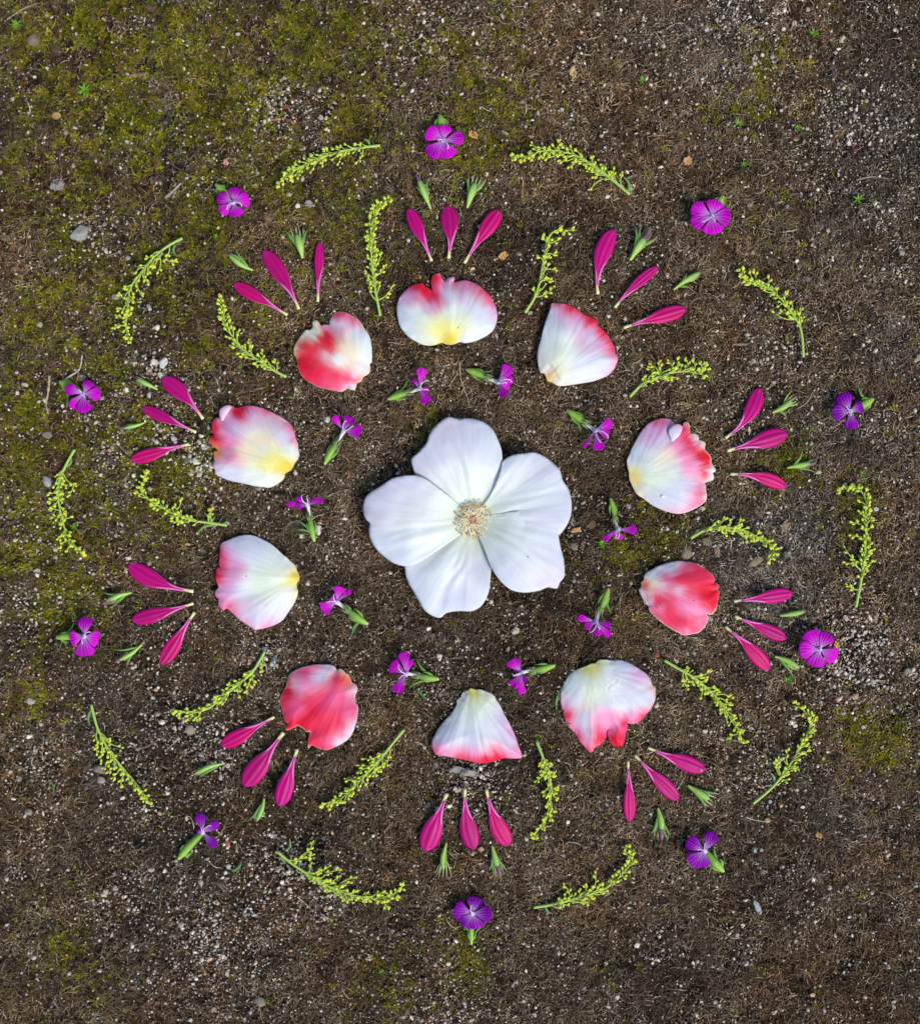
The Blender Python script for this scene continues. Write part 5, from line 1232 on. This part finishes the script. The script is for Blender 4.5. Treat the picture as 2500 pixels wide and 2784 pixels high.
def chip(p0, p1, w, col, label, seed, name='wood_chip', cat='wood chip'):
    rs = random.Random(seed)
    a = np.array(p0, float); b = np.array(p1, float); d = b - a; L = np.linalg.norm(d); u = d / L; nn = np.array([-u[1], u[0]])
    org = W2(*((a + b) / 2)); n = 9
    V = []; C = []
    for i in range(n):
        t = i / (n - 1)
        ww = w / 2 * (.35 + .65 * math.sin(min(max(t, .05), .95) * math.pi) ** .4) * rs.uniform(.8, 1.15)
        p = a + d * t + nn * rs.uniform(-.1, .1) * w
        zb = soil_h(*p) + .0006
        for s, z in ((-1, .0002), (-.5, .0012), (.4, .0014), (1, .0004), (.6, 0), (-.6, 0)):
            q_ = p + nn * s * ww
            V.append(((q_[0] - CX) * S - org[0], (CY - q_[1]) * S - org[1], zb + z * min(1.5, w / 8) + rs.uniform(0, .0001)))
            C.append(np.array(lin(col)) * rs.uniform(.75, 1.15))
    F = [(i * 6 + s, i * 6 + (s + 1) % 6, (i + 1) * 6 + (s + 1) % 6, (i + 1) * 6 + s) for i in range(n - 1) for s in range(6)] + [(5, 4, 3, 2, 1, 0), tuple((n - 1) * 6 + s for s in range(6))]
    o = link(name, mesh(name, V, F, C), M_WOOD, smooth=False); o.location = org
    tag(o, label, cat)
    return o

CH = [
 ((737, 326), (764, 322), 8, (190, 146, 104), 'short tan wood chip in the stony heap at the upper left'),
 ((766, 318), (808, 334), 7, (150, 92, 66), 'reddish wood splinter in the stony heap at the upper left'),
 ((752, 374), (784, 372), 7, (176, 132, 86), 'tan wood chip at the foot of the stony heap'),
 ((355, 207), (402, 198), 13, (150, 124, 92), 'broad wood chip lying in green moss at the upper left'),
 ((772, 292), (784, 285), 10, (170, 80, 56), 'orange red chip at the top of the stony heap'),
 ((1364, 357), (1383, 365), 10, (176, 162, 142), 'grey tan chip right of the topmost violet flower'),
 ((1434, 370), (1452, 372), 8, (176, 160, 140), 'small pale chip above the arching goldenrod at the upper right'),
 ((745, 2066), (765, 2097), 9, (156, 128, 96), 'tan chip beside the right petal of the lower left fan'),
 ((753, 1963), (776, 1968), 7, (204, 120, 92), 'orange chip below the notched crimson rose petal'),
 ((2484, 985), (2500, 962), 14, (186, 174, 150), 'pale chip at the right edge'),
 ((1996, 936), (2030, 937), 8, (160, 136, 108), 'spindle shaped tan seed husk right of the one sided goldenrod arch'),
 ((947, 1348), (950, 1365), 8, (140, 122, 98), 'brown chip left of the white flower, below the red flake'),
 ((1394, 2198), (1408, 2210), 10, (196, 186, 164), 'cream angular chip right of the lowest fan'),
 ((1845, 1094), (1878, 1102), 12, (150, 130, 102), 'flat tan chip above the ruffled rose petal'),
 ((1442, 1622), (1458, 1598), 6, (180, 158, 124), 'pale chip below the right lower petal of the white flower'),
 ((560, 2050), (570, 2085), 8, (130, 118, 104), 'grey splinter left of the lower left fan')]
for i, (a, b, w, c, lab) in enumerate(CH):
    chip(a, b, w, c, lab, i + 60)

def twig(pts, r, col, label, seed, name='twig', cat='twig'):
    P = catmull(pts, False, 4.0); n = len(P); t = np.linspace(0, 1, n)
    rs = np.random.default_rng(seed)
    org = W2(*P[0])
    path = np.stack([(P[:, 0] - CX) * S - org[0], (CY - P[:, 1]) * S - org[1], soil_h(P[:, 0], P[:, 1]) + .0016 + rs.normal(0, .0001, n)], 1)
    rad = r * S * (1 - .5 * t) * rs.uniform(.8, 1.2, n)
    v, f = tube_arrays(path, rad, 6)
    C = np.array(lin(col))[None] * rs.uniform(.8, 1.15, (len(v), 1))
    o = link(name, mesh(name, v, f, C), M_WOOD); o.location = org
    tag(o, label, cat)
TW = [
 ([(450, 539), (470, 522), (494, 499)], 4.5, (168, 160, 146), 'frayed grey splinter in dark soil left of the small upper left violet flower'),
 ([(137, 1020), (133, 1070), (128, 1100), (134, 1126)], 4, (190, 176, 150), 'pale straw hanging left of the far left violet flower'),
 ([(165, 1042), (196, 1022), (220, 1002), (226, 965)], 3.5, (196, 194, 186), 'pale bent twig above the far left violet flower'),
 ([(1127, 2017), (1148, 2028), (1165, 2052)], 2, (186, 170, 140), 'thin straw left of the lowest rose petal'),
 ([(808, 2441), (830, 2460), (850, 2480)], 2, (196, 186, 160), 'thin pale straw below the long goldenrod'),
 ([(872, 2484), (890, 2493), (905, 2500)], 2, (196, 186, 160), 'short pale straw at the lower left of the bottom violet flower'),
 ([(503, 2330), (510, 2380), (518, 2420), (512, 2450)], 6, (76, 66, 56), 'dark crooked twig at the lower left'),
 ([(2025, 2219), (2050, 2228), (2075, 2232)], 1.8, (196, 190, 170), 'fine straw ending at an ochre chip, lower right'),
 ([(2262, 1890), (2300, 1905), (2330, 1925)], 2.6, (120, 86, 66), 'thin reddish twig in the right hand gravel'),
 ([(1838, 2145), (1848, 2130), (1856, 2116)], 2, (186, 176, 156), 'pale straw beside the middle petal of the lower right fan'),
 ([(1718, 2128), (1735, 2130), (1750, 2137)], 1.8, (190, 180, 160), 'fine straw right of the left petal of the lower right fan'),
 ([(330, 2020), (380, 2035), (420, 2018), (455, 1990)], 3, (120, 108, 96), 'grey stem running right from the drooping goldenrod'),
 ([(2205, 1070), (2190, 1095), (2160, 1115)], 1.6, (184, 172, 146), 'thin straw left of the far right violet flower'),
 ([(1580, 376), (1592, 388), (1600, 400)], 2, (176, 160, 134), 'short straw touching the goldenrod at the upper right'),
 ([(1421, 488), (1420, 520), (1417, 545)], 2.2, (176, 154, 122), 'upright dry straw above the one sided goldenrod'),
 ([(2215, 1970), (2185, 1990)], 2, (170, 160, 140), 'short straw left of the hooked goldenrod tip'),
 ([(1340, 150), (1352, 120), (1356, 80), (1350, 60)], 2.6, (110, 66, 50), 'thin red brown stalk at the top edge'),
 ([(20, 55), (60, 28), (100, 10)], 3, (150, 150, 140), 'grey straw in the top left corner'),
 ([(470, 540), (480, 520)], 3, (150, 140, 126), 'short grey splinter beside the frayed one'),
 ([(2325, 490), (2370, 482), (2410, 488)], 2.4, (160, 146, 126), 'grey straw at the upper right'),
 ([(1249, 985), (1252, 1030), (1262, 1060), (1275, 1095)], 1.7, (196, 180, 156), 'thin curved straw between the upper pair of side lying violet flowers'),
 ([(2380, 1300), (2390, 1330), (2378, 1352)], 2.6, (92, 58, 46), 'dark red brown root above the tall far right goldenrod')]
for i, (p, r, c, lab) in enumerate(TW):
    twig(p, r, c, lab, i + 300)

def dry_leaf(x, y, rx, ry, ang, col, label, seed, name='dry_leaf', cat='dry leaf', curl=.003):
    rs = random.Random(seed)
    ol = []
    for i in range(18):
        a = 2 * math.pi * i / 18; r = 1 + rs.uniform(-.28, .2)
        X, Y = math.cos(a) * rx * r, math.sin(a) * ry * r
        ca, sa = math.cos(R_(ang)), math.sin(R_(ang))
        ol.append((x + X * ca - Y * sa, y + X * sa + Y * ca))
    P, F, d, o = sheet(ol, 2.6)
    z = soil_h(P[:, 0], P[:, 1]) + .0012 + curl * fbm(P[:, 0], P[:, 1], 1 / 12., seed, 3) + .0006 * np.sin((P[:, 0] - P[:, 1]) / 3)
    C = np.array(lin(col))[None] * (.7 + .6 * fbm(P[:, 0], P[:, 1], 1 / 7., seed + 4, 3))[:, None]
    org = W2(x, y)
    V = np.stack([(P[:, 0] - CX) * S - org[0], (CY - P[:, 1]) * S - org[1], z], 1)
    o = link(name, mesh(name, V, F, C), M_WOOD); o.location = org
    q_ = o.modifiers.new('thickness', 'SOLIDIFY'); q_.thickness = .0002
    tag(o, label, cat)
dry_leaf(1285, 367, 15, 9, 20, (186, 146, 96), 'crumpled tan husk right of the topmost violet flower', 1)
dry_leaf(1366, 698, 13, 10, -20, (190, 150, 92), 'ochre curled husk right of the topmost magenta fan', 2)
dry_leaf(1563, 1441, 15, 7, -20, (186, 150, 96), 'small golden brown lobed leaf right of the white flower', 3)
dry_leaf(1262, 2096, 40, 12, 20, (150, 146, 142), 'grey papery skeleton leaf below the lowest rose petal', 4, curl=.005)
dry_leaf(1556, 197, 9, 18, 0, (196, 170, 120), 'pale tan curled flake near the top right of centre', 5)
dry_leaf(2221, 2268, 10, 8, 30, (170, 136, 92), 'ochre leaf scrap at the lower right', 6)
dry_leaf(2268, 1752, 8, 12, 0, (196, 140, 72), 'orange brown scrap beside the flat open violet flower', 7)
dry_leaf(842, 556, 14, 10, 20, (172, 166, 160), 'grey folded leaf scrap above the upper left fan bud', 8, curl=.004)
dry_leaf(1096, 2436, 11, 11, 0, (92, 76, 62), 'dark brown leaf scrap at the tip of the long goldenrod', 9)
dry_leaf(955, 2060, 20, 12, 40, (96, 80, 62), 'brown dry leaf below the notched crimson rose petal', 10, curl=.004)
dry_leaf(2130, 1010 + 420, 10, 18, 20, (150, 136, 112), 'buff leaf scrap left of the tall far right goldenrod', 11)
dry_leaf(160, 505, 18, 20, 10, (140, 138, 128), 'grey crumpled leaf scrap at the upper left edge', 12, curl=.004)
dry_leaf(615, 442, 9, 10, 0, (200, 150, 126), 'pinkish tan flake above the small upper left violet flower', 13)
dry_leaf(1866, 440, 12, 12, 0, (196, 156, 112), 'tan flake above the broad upper right violet flower', 14)
dry_leaf(2188, 760, 14, 9, 0, (120, 112, 100), 'grey flake right of the broad violet flower', 15)

# loose green scraps and seedlings
def scrap(pts, w, label, c0=(110, 160, 76), c1=(66, 112, 60)):
    org = W2(*pts[0]); 
    root = empty('grass_scrap', org)
    leaf_blade('blade', root, pts, w, c0, c1, Z0 - .0004, Z0 + .0004, org, .5, fold=.5)
    tag(root, label, 'grass blade')
scrap([(1511, 1928), (1512, 1900), (1526, 1864)], 9, 'green leaf blade peeking out left of the two tongued rose petal')
scrap([(1133, 1871), (1146, 1886), (1162, 1902)], 7, 'short green blade below the left flower of the lowest pair')
scrap([(632, 2367), (650, 2356), (660, 2336)], 9, 'green curved blade in the gravel right of the dark violet star flower')
scrap([(776, 2310), (790, 2300), (789, 2276)], 7, 'green scrap above the cut end of the long goldenrod', (130, 160, 84), (120, 150, 90))
scrap([(140, 2120), (150, 2140), (146, 2160)], 6, 'small dark green blade at the lower far left')
def seedling(x, y, r, label, seed):
    rs = random.Random(seed); org = W2(x, y); root = empty('seedling', org)
    n = rs.randint(7, 10)
    for i in range(n):
        a = 2 * math.pi * i / n + rs.uniform(-.25, .25); rr = r * rs.uniform(.7, 1.15)
        e = (x + math.cos(a) * rr, y + math.sin(a) * rr)
        leaf_blade('leaf', root, [(x, y), ((x + e[0]) / 2 + rs.uniform(-1, 1), (y + e[1]) / 2), e], r * .28, (120, 170, 50), (90, 144, 40), Z0 - .0006, Z0 + rs.uniform(0, .0016), org, .4, n=7)
    tag(root, label, 'seedling')
for i, (x, y, r, lab) in enumerate([(1637, 1476, 17, 'star shaped green seedling below the right hand violet flower'), (233, 247, 24, 'bright green seedling in the moss at the upper left'), (2209, 93, 16, 'small green seedling near the top right corner'),
        (2005, 337, 16, 'green seedling at the upper right, above the broad violet flower'), (1744, 220, 13, 'tiny green seedling near the top, right of centre'), (2328, 543, 18, 'dull green seedling near the right edge'), (47, 70, 18, 'green seedling in the top left corner'),
        (590, 646, 10, 'tiny seedling left of the upper left fan bud'), (2138, 1848, 14, 'pale green seedling below the green bud at the edge of the right hand gravel'), (2020, 449, 12, 'yellow green seedling right of the broad violet flower top'), (1975, 2011, 10, 'green tuft below the goldenrod tip at the lower right'),
        (205, 1432, 12, 'green tuft right of the far left goldenrod'), (2165, 350, 12, 'small seedling at the upper right'), (2340, 1290, 12, 'moss green seedling above the tall far right goldenrod'), (655, 1000, 9, 'tiny green tuft under the goldenrod left of the half crimson petal'), (1040, 2640, 12, 'faint green tuft near the bottom edge')]):
    seedling(x, y, r, lab, i + 5)

# a white grain that has settled on a petal
dg = bpy.context.evaluated_depsgraph_get()
def top_z(x, y):
    ok, loc, nrm, ix, ob_, mt = SC.ray_cast(dg, W2(x, y, .06), Vector((0, 0, -1)))
    return loc.z if ok else Z0
for i, (x, y, r, c, lab) in enumerate([(1796, 1350, 6, (236, 240, 244), 'bright white crumb lying on the ruffled edged rose petal'),
        (1431, 1511, 2.2, (110, 100, 90), 'dark speck on the lower right petal of the white flower'),
        (676, 1565, 2.2, (120, 110, 100), 'dark speck on the round yellow tipped rose petal'),
        (1879, 1630, 2.0, (90, 30, 60), 'tiny dark speck on the oval crimson rose petal'),
        (1245, 895, 2.4, (150, 140, 90), 'tiny speck on the yellow based rose petal below the topmost fan'),
        (1270, 1448, 2.2, (130, 110, 70), 'speck just below the stamens of the white flower')]):
    z = top_z(x, y)
    o = stone(x, y, r, r * .8, 20, c, lab, 700 + i, name='crumb', cat='crumb', grp=None)
    o.location.z = z + r * .3 * S
